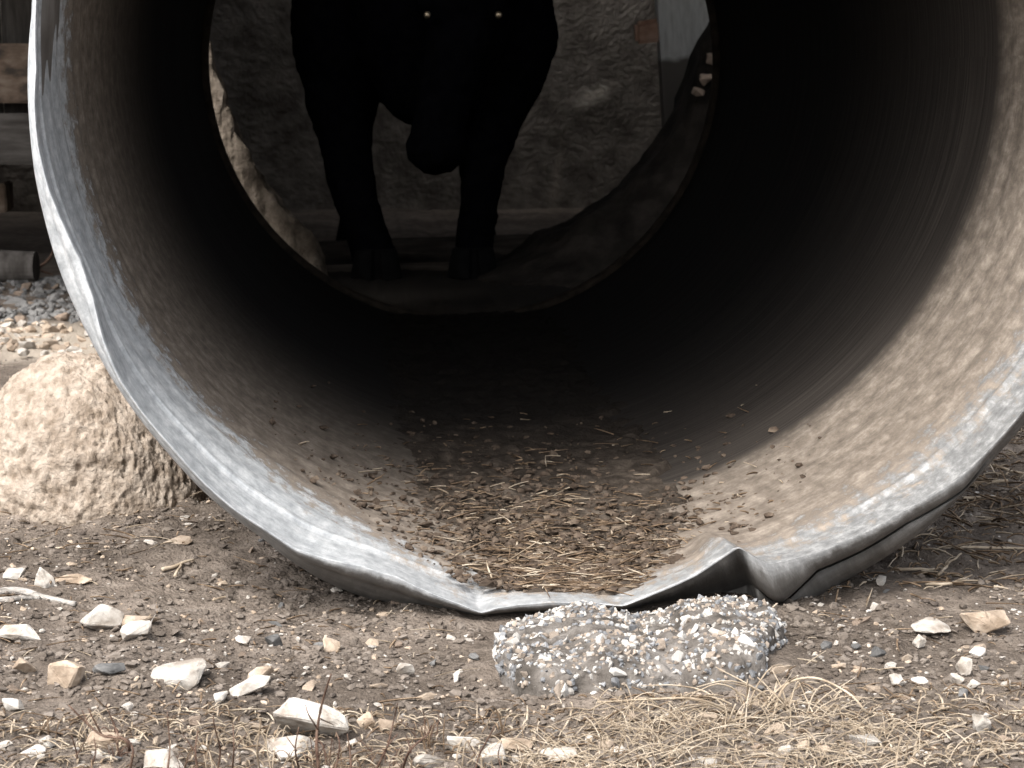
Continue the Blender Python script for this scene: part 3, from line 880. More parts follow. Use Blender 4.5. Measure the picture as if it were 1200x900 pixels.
# straw and crumbs inside the pipe
def bed_z(x, s):
    t = 0.004 + 0.026 * smooth(0.03, 0.45, s)
    hz = np.sqrt(2 * RB * t)
    u = np.clip((x - XC) / hz, -1, 1)
    return np.maximum(ZC - RB + t * (1 - 0.35 * (1 - u ** 2)), ZC - np.sqrt(RB ** 2 - (x - XC) ** 2))
def bed_points(n, spread=1.5):
    s = 0.05 + np.mod(rng.exponential(0.21, n), 1.1)
    t = 0.004 + 0.026 * smooth(0.03, 0.45, s)
    x = XC - 0.01 + np.clip(rng.normal(0, 0.5, n), -1.25, 1.25) * np.sqrt(2 * RB * t) * spread
    return x, s
x, s = bed_points(5200)
sz = 0.0016 * (0.0075 / 0.0016) ** (rng.random(len(x)) ** 2)
M['bedclod'] = material('dung crumb', [(0.036, 0.027, 0.02), (0.08, 0.06, 0.046), (0.15, 0.118, 0.09)], 0.95, 50, bump=0.4, spec=0.1)
tag(obj('bed_crumbs', scatter_mesh('bed_crumbs', np.stack([x, D1 + s, bed_z(x, s) + sz * 0.4], -1), sz), M['bedclod']), 'brown dung crumbs in the pipe bottom', 'dirt', kind='stuff')
for nm, n, m, lab in (('bed_straw', 900, M['litter'], 'brown straw shreds in the pipe bottom'), ('bed_straw', 260, M['straw'], 'pale straw bits in the pipe bottom')):
    x, s = bed_points(n, 1.35)
    L_ = 0.008 * 6 ** (rng.random(n) ** 1.8)
    tag(obj(nm, strands(nm, np.stack([x, D1 + s, bed_z(x, s) + 0.004], -1), rng.normal(0, 0.7, n) + rng.integers(0, 2, n) * math.pi, L_, 0.0011 * rng.uniform(0.6, 1.5, n), rng.uniform(0, 0.0012, n), m, curl=0.05, tilt=rng.normal(0.04, 0.12, n)), m), lab, 'litter', kind='stuff')

# ------------------------------------------------------------------ stones
def rock_mesh(name, seed, npts=16, detail=0, flat=0.62, rough=0.05):
    r = np.random.default_rng(seed)
    p = r.normal(size=(npts, 3)); p /= np.linalg.norm(p, axis=1, keepdims=True)
    p *= r.uniform(0.82, 1.12, (npts, 1))
    p[:, 0] *= r.uniform(0.95, 1.15); p[:, 1] *= r.uniform(0.7, 0.95); p[:, 2] *= flat
    bm = bmesh.new()
    for q in p: bm.verts.new(q)
    res = bmesh.ops.convex_hull(bm, input=bm.verts[:])
    bmesh.ops.delete(bm, geom=[v for v in bm.verts if not v.link_faces], context='VERTS')
    if detail:
        bmesh.ops.bevel(bm, geom=bm.edges[:], offset=0.045, segments=1, affect='EDGES')
        bmesh.ops.triangulate(bm, faces=bm.faces[:])
        for _ in range(detail):
            bmesh.ops.subdivide_edges(bm, edges=bm.edges[:], cuts=1, smooth=0.0)
        co = np.array([v.co[:] for v in bm.verts])
        nn = np.stack([fbm(co * 2.6 + seed + 9 * k, 4) for k in range(3)], -1) * rough * 2.4
        for v, d in zip(bm.verts, nn): v.co += Vector(d)
    me = bpy.data.meshes.new(name)
    bm.to_mesh(me); bm.free()
    me.polygons.foreach_set('use_smooth', [False] * len(me.polygons))
    return me

# named larger stones: (px, py of the middle, width px, height px, material, label, tilt)
STONES = [
    (212, 792, 70, 32, 'pale', 'broad pale white stone lying alone on the open dirt before the twigs', 4),
    (305, 794, 37, 20, 'tan', 'tan wedge shaped stone above the long bluish white stone', -22),
    (290, 818, 52, 16, 'pale', 'long narrow white stone pointing at the tan wedge stone', -24),
    (256, 830, 22, 13, 'pale', 'small white stone at the tip of the long narrow white stone', -30),
    (352, 854, 100, 46, 'pale', 'large blocky white stone behind the upright twig', 3),
    (196, 893, 56, 34, 'pale', 'pointed white stone standing among the dry weeds', 0),
    (118, 730, 50, 30, 'pale', 'rounded cream stone leaning on a flat one beside it', 10),
    (146, 733, 56, 18, 'tan', 'flat cream slab lying on the rounded cream stone', -8),
    (158, 745, 46, 20, 'pale', 'lower white stone tucked against the cream slab', -10),
    (77, 798, 48, 32, 'tan', 'lumpy tan stone with a crusty surface', -12),
    (22, 750, 54, 18, 'pale', 'low flat cream stone on the dirt below the bleached stick', 3),
    (26, 786, 30, 18, 'tan', 'small tan stone beside the lumpy tan stone', 0),
    (14, 828, 30, 15, 'pale', 'small bright white stone alone on the weedy dirt', 6),
    (50, 693, 26, 22, 'pale', 'upright white chip at the bleached stick', 30),
    (18, 690, 28, 12, 'pale', 'flat white chip above the bleached stick', 0),
    (88, 692, 48, 10, 'tan', 'thin flat tan stone beyond the bleached stick', -3),
    (388, 751, 22, 20, 'tan', 'round tan pebble half sunk before the pipe lip', 0),
    (320, 750, 24, 18, 'grey', 'grey brown stone half sunk in the dirt', 12),
    (286, 752, 20, 10, 'pale', 'little cream chip beside the grey brown stone', 0),
    (476, 780, 24, 17, 'pale', 'square cream stone with a dark side before the pipe', 0),
    (536, 786, 15, 14, 'pale', 'small cream stone near the concrete lump', 0),
    (262, 780, 18, 10, 'pale', 'small white chip beyond the tan wedge stone', 0),
    (208, 642, 34, 8, 'tan', 'thin pale flake lying under the left curve of the pipe', 0),
    (1097, 748, 66, 20, 'pale', 'long low cream stone touching a small round one', 4),
    (1160, 738, 60, 30, 'tan', 'chunky tan stone beside the long low cream one', 2),
    (1077, 758, 17, 15, 'pale', 'small round cream pebble at the end of the long low stone', 0),
    (1147, 776, 20, 12, 'pale', 'oval white pebble below the chunky tan stone', 0),
    (1131, 791, 20, 24, 'pale', 'upright white pebble among the scattered pebbles', 20),
    (1064, 774, 16, 10, 'tan', 'small tan pebble below the long low cream stone', 0),
    (1050, 810, 22, 14, 'pale', 'white pebble beside the arching grass blade', 20),
    (1081, 808, 22, 10, 'pale', 'flat white pebble beside the arching grass blade', 20),
    (1120, 801, 18, 14, 'pale', 'white pebble at the foot of the upright white one', 0),
    (960, 776, 15, 8, 'pale', 'small flat white pebble right of the concrete lump', 0),
    (984, 789, 20, 8, 'tan', 'small flat tan pebble right of the concrete lump', 0),
    (1008, 789, 17, 8, 'tan', 'small rounded tan pebble right of the concrete lump', 10),
    (1142, 816, 18, 10, 'pale', 'small cream pebble on the open dirt at the right', 0),
    (1148, 862, 28, 26, 'pale', 'white stone at the end of the dry grass', 20),
    (1085, 885, 30, 12, 'pale', 'flat cream stone lying in the dry grass', 0),
    (545, 868, 42, 22, 'pale', 'bluish white stone among the weed stalks', 0),
    (604, 872, 40, 16, 'tan', 'rounded tan stone among the weed stalks', 0),
    (655, 886, 44, 18, 'pale', 'flat cream stone under the dry grass', 0),
    (430, 848, 26, 20, 'tan', 'round tan stone beside the large blocky white stone', 0),
    (452, 856, 24, 18, 'tan', 'second round tan stone beside the large blocky white stone', 0),
    (335, 880, 60, 30, 'pale', 'blocky cream stone lying in the weed stubble before the large blocky one', 6),
    (118, 868, 46, 22, 'tan', 'cracked tan stone under the crooked twig', -5),
    (505, 892, 44, 20, 'pale', 'low white stone under the slanting weed stem', 4),
    (40, 888, 34, 18, 'pale', 'small cream stone alone in the thin weeds', 0),
    (130, 800, 40, 12, 'grey', 'thin grey stone right of the lumpy tan stone', -5),
]
placed = []
for i, (px, py, w, h, mk, lab, tl) in enumerate(STONES):
    base = G(px, py + h * 0.42)
    Y = base.y
    sw, sh = w * mpp(Y) / 2, h * mpp(Y)
    me = rock_mesh('stone', 100 + i, 12, 3, 0.75, 0.03)
    zs = [v.co.z for v in me.vertices]; xs_ = [v.co.x for v in me.vertices]; ys_ = [v.co.y for v in me.vertices]
    sc = Matrix.Diagonal((2 * sw / (max(xs_) - min(xs_)), 1.6 * sw * random.uniform(0.7, 0.95) / (max(ys_) - min(ys_)), sh * 1.12 / (max(zs) - min(zs)), 1))
    me.transform(sc)
    o = obj('stone', me, M[mk])
    gz = float(ground_z(base.x, Y + sw * 0.5))
    o.rotation_euler = (R_(random.uniform(-6, 10)), R_(-tl * -1 if False else tl), R_(random.uniform(-25, 25)) * (0.4 if w > 30 else 1))
    o.location = (base.x, Y + sw * 0.55, gz + sh * 0.40)
    tag(o, lab, 'stone', 'larger stones on the yard')
    placed.append((base.x, Y + sw * 0.55, sw))

# pebbles: many alike, each its own object
variants = {}
for mk in ('pale', 'tan', 'grey', 'brownstone'):
    variants[mk] = []
    for k in range(6):
        me = rock_mesh('pebble', 500 + 31 * k + len(mk), 14, 1, 0.65, 0.05)
        me.materials.append(M[mk]); variants[mk].append(me)
PEB = {'pale': ('small white limestone pebble lying loose on the bare dirt', 'white pebbles on the dirt'),
       'tan': ('small tan pebble lying loose on the bare dirt', 'tan pebbles on the dirt'),
       'grey': ('small grey pebble lying loose on the bare dirt', 'grey pebbles on the dirt'),
       'brownstone': ('small brown pebble lying loose on the bare dirt', 'brown pebbles on the dirt')}
count = 0
tries = 0
while count < 290 and tries < 6000:
    tries += 1
    y = 1.66 * (3.6 / 1.66) ** (random.random() ** 1.9)
    x = random.uniform(-0.23, 0.35) * y
    if x > 0.5 and y > 2.25: continue
    r = 0.0045 * (0.012 / 0.0045) ** (random.random() ** 1.8)
    if not bool(clear_of(np.array([x]), np.array([y]), np.array([r]))[0]): continue
    if any(math.hypot(x - a, y - b) < c + r for a, b, c in placed): continue
    dn = float(fbm(np.array([[x * 4, y * 4, 2.0]]), 2)[0])
    if dn < random.uniform(-0.5, 0.2): continue
    mk = random.choices(['pale', 'tan', 'grey', 'brownstone'], [0.36, 0.34, 0.10, 0.20])[0]
    o = obj('pebble', random.choice(variants[mk]), None)
    o.scale = (r * random.uniform(0.9, 1.4), r * random.uniform(0.8, 1.1), r * random.uniform(0.7, 1.0))
    o.rotation_euler = (random.uniform(-0.3, 0.3), random.uniform(-0.3, 0.3), random.uniform(0, 6.28))
    o.location = (x, y, float(ground_z(x, y)) + r * 0.22)
    tag(o, PEB[mk][0], 'pebble', PEB[mk][1])
    placed.append((x, y, r)); count += 1

for k in range(16):
    px, py = random.uniform(40, 1180), random.uniform(862, 905)
    g = G(px, py); r = random.uniform(0.010, 0.020)
    if any(math.hypot(g.x - a, g.y - b) < (c + r) * 0.8 for a, b, c in placed): continue
    mk = random.choice(['pale', 'pale', 'tan'])
    o = obj('stone', rock_mesh('stone', 3000 + k, 12, 3, 0.7, 0.03), M[mk])
    o.scale = (r * 1.2, r, r * 0.8)
    o.rotation_euler = (random.uniform(-0.3, 0.3), random.uniform(-0.3, 0.3), random.uniform(0, 6.28))
    o.location = (g.x, g.y, float(ground_z(g.x, g.y)) + r * 0.2)
    tag(o, {'pale': 'white stone half buried among the weed stubble', 'tan': 'tan stone half buried among the weed stubble'}[mk], 'stone', {'pale': 'white stones in the weeds', 'tan': 'tan stones in the weeds'}[mk])
    placed.append((g.x, g.y, r))

# coarse gravel by the shed, seen left of the pipe
for k in range(420):
    y = random.uniform(4.2, 5.95); x = random.uniform(-1.35, -0.42) * y / 5.2
    pale = y < 4.85
    r = random.uniform(0.012, 0.027) * (0.8 if pale else 1.0)
    if any(math.hypot(x - a, y - b) < (c + r) * 0.62 for a, b, c in placed): continue
    mk = random.choice(['pale', 'pale', 'tan']) if pale else random.choice(['grey', 'grey', 'grey', 'brownstone'])
    o = obj('gravel_stone', random.choice(variants[mk]), None)
    o.scale = (r * 1.2, r, r * 0.9)
    o.rotation_euler = (random.uniform(-0.4, 0.4), random.uniform(-0.4, 0.4), random.uniform(0, 6.28))
    o.location = (x, y, float(ground_z(x, y)) + r * 0.25)
    tag(o, {'pale': 'white gravel stone in the pale strip left of the pipe', 'tan': 'tan gravel stone in the pale strip left of the pipe',
            'grey': 'coarse grey gravel stone at the foot of the shed', 'brownstone': 'coarse brown gravel stone at the foot of the shed'}[mk], 'gravel',
        {'pale': 'pale gravel strip', 'tan': 'tan gravel strip', 'grey': 'grey gravel by the shed', 'brownstone': 'brown gravel by the shed'}[mk])
    placed.append((x, y, r))
n = 2600
y = rng.uniform(4.3, 6.0, n); x = rng.uniform(-1.4, -0.42, n) * y / 5.2
for nm, keep, mk, lab in (('gravel_fill', y >= 4.85, 'grey', 'fine grey gravel packed between the coarse stones by the shed'), ('gravel_fill', y < 4.85, 'tan', 'fine pale gravel packed into the strip left of the pipe')):
    xx, yy_ = x[keep], y[keep]
    if mk == 'tan': xx, yy_ = xx[::3], yy_[::3]
    sz = rng.uniform(0.005, 0.014, len(xx))
    tag(obj(nm, scatter_mesh(nm, np.stack([xx, yy_, ground_z(xx, yy_) + sz * 0.3], -1), sz, 0.8), M[mk]), lab, 'gravel', kind='stuff')
# rubble on the right bank
for px, py, w in ((826, 92, 17), (834, 70, 15), (818, 108, 13), (838, 48, 11)):
    q = P(px, py, 5.84); r = w * mpp(5.84) * 0.62
    o = obj('rubble_stone', random.choice(variants['brownstone']), None)
    o.scale = (r, r, r * 1.3); o.rotation_euler = (0.3, random.uniform(-0.6, 0.6), random.uniform(0, 6))
    o.location = q
    tag(o, 'brown rubble stone on top of the dark soil bank', 'rubble', 'rubble on the bank')

# the boulder
bv0, bf0 = ico(7)
n = bv0 / np.linalg.norm(bv0, axis=1, keepdims=True)
wpx = mpp(2.80)
hh_ = np.abs(n[:, 2]); rr_ = np.sqrt(np.clip(1 - hh_ ** 2, 0, 1))
shape = n * ((rr_ ** 2.5 + hh_ ** 2.5) ** (-1 / 2.5))[:, None]
v = shape * np.array([134 * wpx, 112 * wpx, 1.0 * 0.215])
v[:, 0] += 0.018 * np.clip(n[:, 2], 0, 1) * -1.2 + 0.012
lump = 0.022 * fbm(n * 1.7 + 4, 2) + 0.006 * fbm(n * 9 + 9, 4)
pit = np.clip(vnoise(n * 26 + 3) - 0.16, 0, 1) * -0.026 + np.clip(vnoise(n * 52 + 33) - 0.17, 0, 1) * -0.018 + 0.0035 * fbm(n * 60, 3)
v = v + n * (lump + pit)[:, None]
v[:, 2] = np.where(v[:, 2] < -0.05, -0.05, v[:, 2])
bo = obj('boulder', mesh_from('boulder', v, bf0), M['boulder'])
bo.location = (G(117, 560).x, BOY, -0.02)
tag(bo, 'large rounded tan boulder with a pitted surface beside the pipe', 'boulder')

# the broken concrete lump under the lip
NS, NR = 150, 96
pxs = np.linspace(583, 918, NS)
CY0 = 1.95
top = np.interp(pxs, [583, 590, 605, 640, 690, 715, 760, 790, 800, 830, 850, 880, 905, 918], [772, 752, 741, 731, 716, 717, 724, 724, 716, 710, 709, 711, 719, 736])
bot = np.interp(pxs, [583, 600, 640, 700, 760, 840, 866, 872, 890, 918], [788, 806, 816, 817, 811, 802, 798, 790, 780, 766])
fr = np.interp(pxs, [583, 600, 640, 700, 760, 840, 866, 872, 890, 918], [1.94, 1.885, 1.858, 1.852, 1.86, 1.875, 1.885, 1.93, 1.96, 2.01])
bk_ = np.interp(pxs, [583, 610, 660, 880, 918], [2.00, 2.06, 2.10, 2.10, 2.06])
cv = []
for i, px in enumerate(pxs):
    ymid = bk_[i] - 0.025
    zt = P(px, top[i] - 7, ymid).z
    zb = -0.02
    x_ = P(px + 22 * (px - 583) / 335, 765, CY0).x
    yc, hy = (fr[i] + bk_[i]) / 2, (bk_[i] - fr[i]) / 2
    zc_, hz_ = (zt + zb) / 2, (zt - zb) / 2
    a = np.linspace(0, 2 * math.pi, NR, endpoint=False)
    e = 0.36
    c_, s_ = np.cos(a), np.sin(a)
    yy = yc + hy * np.sign(c_) * np.abs(c_) ** e
    zz_ = zc_ + hz_ * np.sign(s_) * np.abs(s_) ** e
    yy = yy + (zz_ - zb) / max(zt - zb, 1e-3) * 0.016 * (c_ < 0)          # front face leans back
    endf = 1 - 0.0 * i
    cv.append(np.stack([np.full(NR, x_), yy, zz_], -1))
cv = np.array(cv)
for i in (0, NS - 1):
    cv[i] = cv[i].mean(0) + (cv[i] - cv[i].mean(0)) * 0.25
for i in (1, NS - 2):
    cv[i] = cv[i].mean(0) + (cv[i] - cv[i].mean(0)) * 0.75
cen = cv.mean(1, keepdims=True)
dn = cv - cen
dn /= np.linalg.norm(dn, axis=-1, keepdims=True) + 1e-9
cv = cv + dn * (0.022 * fbm(cv * 17 + 2, 4) + 0.007 * fbm(cv * 110, 2))[..., None]
cf = [tuple(map(int, q)) for q in np.concatenate([grid_faces(NS, NR, False)])]
# close round the ring
ringf = []
for i in range(NS - 1):
    ringf.append((i * NR + NR - 1, i * NR, (i + 1) * NR, (i + 1) * NR + NR - 1)[::1])
cf = cf + ringf + [tuple(range(NR))[::-1], tuple((NS - 1) * NR + k for k in range(NR))]
cme = mesh_from('matrix', cv.reshape(-1, 3), cf)
bm = bmesh.new(); bm.from_mesh(cme); bmesh.ops.recalc_face_normals(bm, faces=bm.faces[:]); bm.to_mesh(cme); bm.free()
lump_o = empty('concrete_lump', (CHX, CHY, 0), 'broken concrete lump of exposed white aggregate at the pipe lip', 'concrete')
cme.transform(Matrix.Translation(-lump_o.location))
obj('matrix', cme, M['mortar'], lump_o)
polys = [p for p in cme.polygons if p.center.z > 0.004 and len(p.vertices) == 4 and (p.normal.z > 0.1 or p.normal.y < -0.2 or abs(p.normal.x) > 0.5)]
areas = np.array([p.area for p in polys]); pr = areas / areas.sum()
pick = rng.choice(len(polys), 2700, p=pr)
agg = {}
for mk in ('aggw', 'agggrey', 'aggtan'):
    agg[mk] = []
    for k in range(5):
        am = rock_mesh('aggregate_stone', 900 + 7 * k + len(mk), 10, 1, 0.75, 0.04)
        am.materials.append(M[mk]); agg[mk].append(am)
fine_p = {'aggw': [], 'agggrey': [], 'aggtan': []}
for q, ip in enumerate(pick):
    p = polys[int(ip)]
    t = Vector((random.uniform(-1, 1), random.uniform(-1, 1), random.uniform(-1, 1))) * 0.002
    up = p.normal.z
    mk = random.choices(['aggw', 'agggrey', 'aggtan'], [0.36, 0.32, 0.32] if up > 0.3 else [0.22, 0.50, 0.28])[0]
    if q < 290:
        r = random.uniform(0.0036, 0.010) * random.uniform(0.7, 1.1)
        o = obj('aggregate_stone', random.choice(agg[mk]), None, lump_o)
        o.location = p.center + t - p.normal * r * 0.25
        o.scale = (r * random.uniform(0.9, 1.4), r, r)
        o.rotation_euler = (random.uniform(0, 6), random.uniform(0, 6), random.uniform(0, 6))
    else:
        fine_p[mk].append((*(p.center + t - p.normal * 0.0008), random.uniform(0.0013, 0.0036)))
for mk, l in fine_p.items():
    l = np.array(l)
    tag(obj('fine_aggregate', scatter_mesh('fine_aggregate', l[:, :3], l[:, 3], 1.0), M[mk], lump_o), kind='stuff')

# ------------------------------------------------------------------ sticks, straws, weeds
def tube_mesh(name, paths, sides=6):
    """paths: list of (points Nx3, radii N)"""
    V, Fc = [], []
    for pts, rad in paths:
        pts = np.asarray(pts, float); rad = np.asarray(rad, float)
        tan = np.gradient(pts, axis=0); tan /= np.linalg.norm(tan, axis=1, keepdims=True) + 1e-9
        ref = np.array([0.3, 0.2, 1.0]); 
        a_ = np.cross(tan, ref); nn = np.linalg.norm(a_, axis=1, keepdims=True)
        a_ = np.where(nn < 0.05, np.array([1.0, 0, 0]), a_); a_ /= np.linalg.norm(a_, axis=1, keepdims=True)
        b_ = np.cross(tan, a_)
        base = len(V)
        for i in range(len(pts)):
            for j in range(sides):
                an = 2 * math.pi * j / sides
                V.append(pts[i] + rad[i] * (a_[i] * math.cos(an) + b_[i] * math.sin(an)))
        for i in range(len(pts) - 1):
            for j in range(sides):
                j2 = (j + 1) % sides
                Fc.append((base + i * sides + j, base + i * sides + j2, base + (i + 1) * sides + j2, base + (i + 1) * sides + j))
        Fc.append(tuple(base + j for j in range(sides))[::-1])
        Fc.append(tuple(base + (len(pts) - 1) * sides + j for j in range(sides)))
    return mesh_from(name, V, Fc)

def spline(ctrl, n=16):
    c = np.asarray(ctrl, float)
    if len(c) == 2:
        t = np.linspace(0, 1, n)[:, None]
        return c[0] * (1 - t) + c[1] * t
    k = np.concatenate([[2 * c[0] - c[1]], c, [2 * c[-1] - c[-2]]])
    out = []
    m_ = len(c) - 1
    for t in np.linspace(0, m_ - 1e-6, n):
        i = int(t); f = t - i
        p0, p1, p2, p3 = k[i], k[i + 1], k[i + 2], k[i + 3]
        out.append(0.5 * (2 * p1 + (p2 - p0) * f + (2 * p0 - 5 * p1 + 4 * p2 - p3) * f * f + (3 * p1 - p0 - 3 * p2 + p3) * f ** 3))
    return np.array(out)

def ground_stick(name, pxpts, rpx, m, label, cat, group=None, lift=0.0):
    pts = []
    for px, py in pxpts:
        g = G(px, py)
        pts.append((g.x, g.y, max(float(ground_z(g.x, g.y)), -0.004) + rpx * mpp(g.y) * 0.6 + lift))
    sp = spline(pts, 18)
    sp += np.stack([fbm(sp * 40 + 3 * k, 2) for k in range(3)], -1) * 0.003
    r = np.linspace(1.0, 0.6, len(sp)) * rpx * mpp(pts[0][1])
    return tag(obj(name, tube_mesh(name, [(sp, r)], 8), m), label, cat, group)
ground_stick('bleached_stick', [(-30, 713), (20, 706), (55, 711), (88, 716)], 5.5, M['deadstick'], 'bleached forked stick lying on the dirt among white chips', 'stick')
ground_stick('bleached_stick', [(-20, 722), (18, 718), (48, 712)], 4, M['deadstick'], 'shorter bleached stick lying against the forked one', 'stick')
STK = [([(1050, 650), (1115, 649), (1190, 647), (1260, 644)], 2.2, 'long pale straw stalk lying straight beside the pipe flank'),
       ([(1048, 677), (1105, 669)], 2.3, 'short thick pale stalk below the long straight one'),
       ([(1098, 683), (1126, 659)], 2.0, 'slanting pale stalk leaning across the litter'),
       ([(1085, 697), (1112, 699), (1138, 686)], 2.2, 'bent pale stalk at the edge of the litter'),
       ([(1164, 547), (1200, 556), (1240, 562)], 2.6, 'dark edged stalk sticking out beside the pipe'),
       ([(1135, 571), (1180, 573)], 3.0, 'flat brown bark strip beside the pipe'),
       ([(1128, 586), (1168, 585)], 2.4, 'thin brown stem beside the flat bark strip'),
       ([(1165, 702), (1200, 695)], 1.6, 'thin pale stem beyond the chunky tan stone'),
       ([(38, 652), (52, 648), (74, 651)], 2.2, 'small curved pale stem before the boulder'),
       ([(190, 672), (212, 668), (228, 664)], 2.6, 'pale splinter lying under the left curve of the pipe'),
       ([(205, 680), (214, 668)], 2.2, 'short splinter touching the pale splinter'),
       ([(250, 708), (272, 704)], 1.6, 'short pale straw on the dirt below the pipe')]
for pts, r, lab in STK:
    ground_stick('straw_stalk', pts, r, M['straw'], lab, 'stalk', 'loose stalks', 0.003)

# twiggy weeds; drawn as upright branching stems standing at one distance
def weed(stems, foot, label, m='twig', jitter=0.015, group='twiggy weeds'):
    g = G(*foot)
    Y = g.y
    paths = []
    for pts, r in stems:
        w3 = []
        for k, (px, py) in enumerate(pts):
            q = P(px, py, Y + jitter * math.sin(px * 0.7 + k * 2.1))
            w3.append(q[:])
        sp = spline(w3, 14)
        paths.append((sp, np.linspace(1, 0.45, len(sp)) * r * mpp(Y)))
    # root crown just under the soil that joins the stems
    feet = sorted([tuple(pp[0][0]) for pp in paths if pp[0][0][2] < 0.03] + [(g.x, Y, -0.004)])
    for f0, f1 in zip(feet[:-1], feet[1:]):
        a0, b0 = np.array(f0), np.array(f1)
        a0[2], b0[2] = min(a0[2], 0.0) , min(b0[2], 0.0)
        paths.append((np.array([a0 + (b0 - a0) * t + np.array([0, 0, -0.004 * math.sin(t * math.pi)]) for t in np.linspace(-0.02, 1.02, 6)]), np.full(6, 0.0016)))
    me = tube_mesh('twiggy_weed', paths, 5)
    o = obj('twiggy_weed', me, M[m])
    o.location = (g.x, Y, 0)
    me.transform(Matrix.Translation(-o.location))
    return tag(o, label, 'weed', group)
weed([([(374, 908), (371, 870), (374, 840), (381, 812), (388, 790)], 2.4), ([(373, 855), (362, 838), (358, 826)], 1.3), ([(375, 842), (392, 850)], 1.0)], (374, 905), 'upright dark twig with a short fork before the blocky white stone')
weed([([(152, 880), (146, 866), (120, 862), (100, 846), (80, 826)], 2.2), ([(120, 862), (108, 840), (104, 830)], 1.3), ([(104, 850), (96, 832)], 1.1), ([(140, 866), (132, 845), (124, 826)], 1.2), ([(152, 905), (156, 880), (150, 866)], 2.0)], (152, 905), 'crooked dark twig bending low over the dirt')
weed([([(232, 905), (229, 880), (232, 856)], 1.6), ([(196, 905), (199, 876), (196, 834)], 1.5), ([(228, 880), (214, 860)], 1.0)], (222, 905), 'pair of thin straight brown weed stems')
weed([([(254, 908), (258, 880), (251, 850), (250, 838)], 1.5), ([(272, 908), (274, 876), (273, 848)], 1.4), ([(274, 880), (290, 858)], 0.9)], (264, 908), 'thin pale brown weed stems right of the pointed white stone')
weed([([(412, 908), (410, 880), (407, 860)], 1.6), ([(436, 908), (452, 880), (462, 842), (466, 824)], 1.5), ([(440, 905), (452, 878), (466, 860)], 1.4)], (430, 908), 'leaning brown weed stems beside the round tan stones')
weed([([(470, 908), (480, 880), (500, 862), (506, 850)], 2.0), ([(482, 882), (476, 862)], 1.2)], (474, 908), 'dark slanting weed stem by the bluish white stone')
weed([([(92, 908), (90, 884), (84, 862)], 1.6), ([(104, 908), (112, 882), (110, 864)], 1.3), ([(90, 885), (100, 868)], 1.0)], (98, 908), 'short forked brown weed beside the cracked tan stone')
weed([([(352, 908), (346, 880), (350, 852)], 1.5), ([(392, 908), (398, 874), (394, 858)], 1.4), ([(348, 880), (336, 864)], 1.0)], (372, 908), 'two thin brown stems either side of the upright dark twig')
weed([([(556, 908), (562, 884), (574, 862), (580, 850)], 1.5), ([(560, 890), (548, 868)], 1.1), ([(590, 908), (584, 886), (588, 868)], 1.2)], (568, 908), 'wispy forked brown weed beside the rounded tan stone')
weed([([(306, 908), (301, 880), (305, 850), (302, 838)], 1.4), ([(318, 908), (322, 876)], 1.4), ([(318, 905), (312, 868), (318, 846)], 1.2)], (312, 908), 'thin brown stems before the large blocky white stone', 'straw')
# thin dry stalks in numbers, one plant each
def dry_tuft(px, py, n, hpx, spread, label, m='straw', rpx=1.1, arch=0.5, group='dry grass tufts'):
    g = G(px, py); Y = g.y
    u = mpp(Y)
    paths = []
    for k in range(n):
        an = random.uniform(0, 6.28)
        bx0, by0 = random.gauss(0, spread * 0.3) * u, random.gauss(0, spread * 0.2) * u
        hh = hpx * u * random.uniform(0.4, 1.1)
        rr = spread * u * random.uniform(0.3, 1.2) * arch
        dx, dy = math.cos(an) * rr, math.sin(an) * rr * 0.6
        ctrl = [(bx0, by0, -0.006), (bx0 + dx * 0.25, by0 + dy * 0.25, hh * 0.6), (bx0 + dx * 0.7, by0 + dy * 0.7, hh), (bx0 + dx * 1.25, by0 + dy * 1.2, max(hh * random.uniform(0.35, 1.05), 0.006))]
        if k % 2:                                   # stiff straight stalks between the drooping blades
            ctrl = [(bx0, by0, -0.006), (bx0 + dx * 0.6, by0 + dy * 0.6, hh * 0.45), (bx0 + dx * 1.3, by0 + dy * 1.2, hh * 0.95)]
        sp = spline(ctrl, 10)
        sp += np.stack([fbm(sp * 22 + 7 * q + k, 2) for q in range(3)], -1) * 0.004
        paths.append((sp, np.linspace(1, 0.35, len(sp)) * rpx * u * random.uniform(0.6, 1.3)))
    me = tube_mesh('dry_grass_tuft', paths, 4)
    o = obj('dry_grass_tuft', me, M[m], loc=(g.x, Y, float(ground_z(g.x, Y))))
    return tag(o, label, 'dry grass', group)
GT = 'low tuft of tangled dry grass at the edge of the yard'
for k in range(34):
    px = random.uniform(600, 1070); py = random.uniform(852, 935) - 10 * math.exp(-((px - 900) / 130) ** 2)
    dry_tuft(px, py, random.randint(8, 14), random.uniform(18, 42), random.uniform(50, 95), GT, rpx=random.uniform(0.7, 1.2), arch=1.0)
GB = 'low tuft of brown weed stubble at the edge of the yard'
for k in range(44):
    px = random.uniform(50, 640); py = random.uniform(866, 940)
    dry_tuft(px, py, random.randint(5, 9), random.uniform(16, 40), random.uniform(25, 55), GB, m=random.choice(['litter', 'twig', 'straw']), rpx=random.uniform(0.8, 1.3), arch=0.7, group='weed stubble')
for k in range(10):
    px = random.uniform(1020, 1230); py = random.uniform(878, 935)
    dry_tuft(px, py, random.randint(4, 7), random.uniform(10, 24), random.uniform(30, 60), 'sparse flattened dry grass beyond the arching blades', rpx=1.0, arch=0.9, group='sparse dry grass')
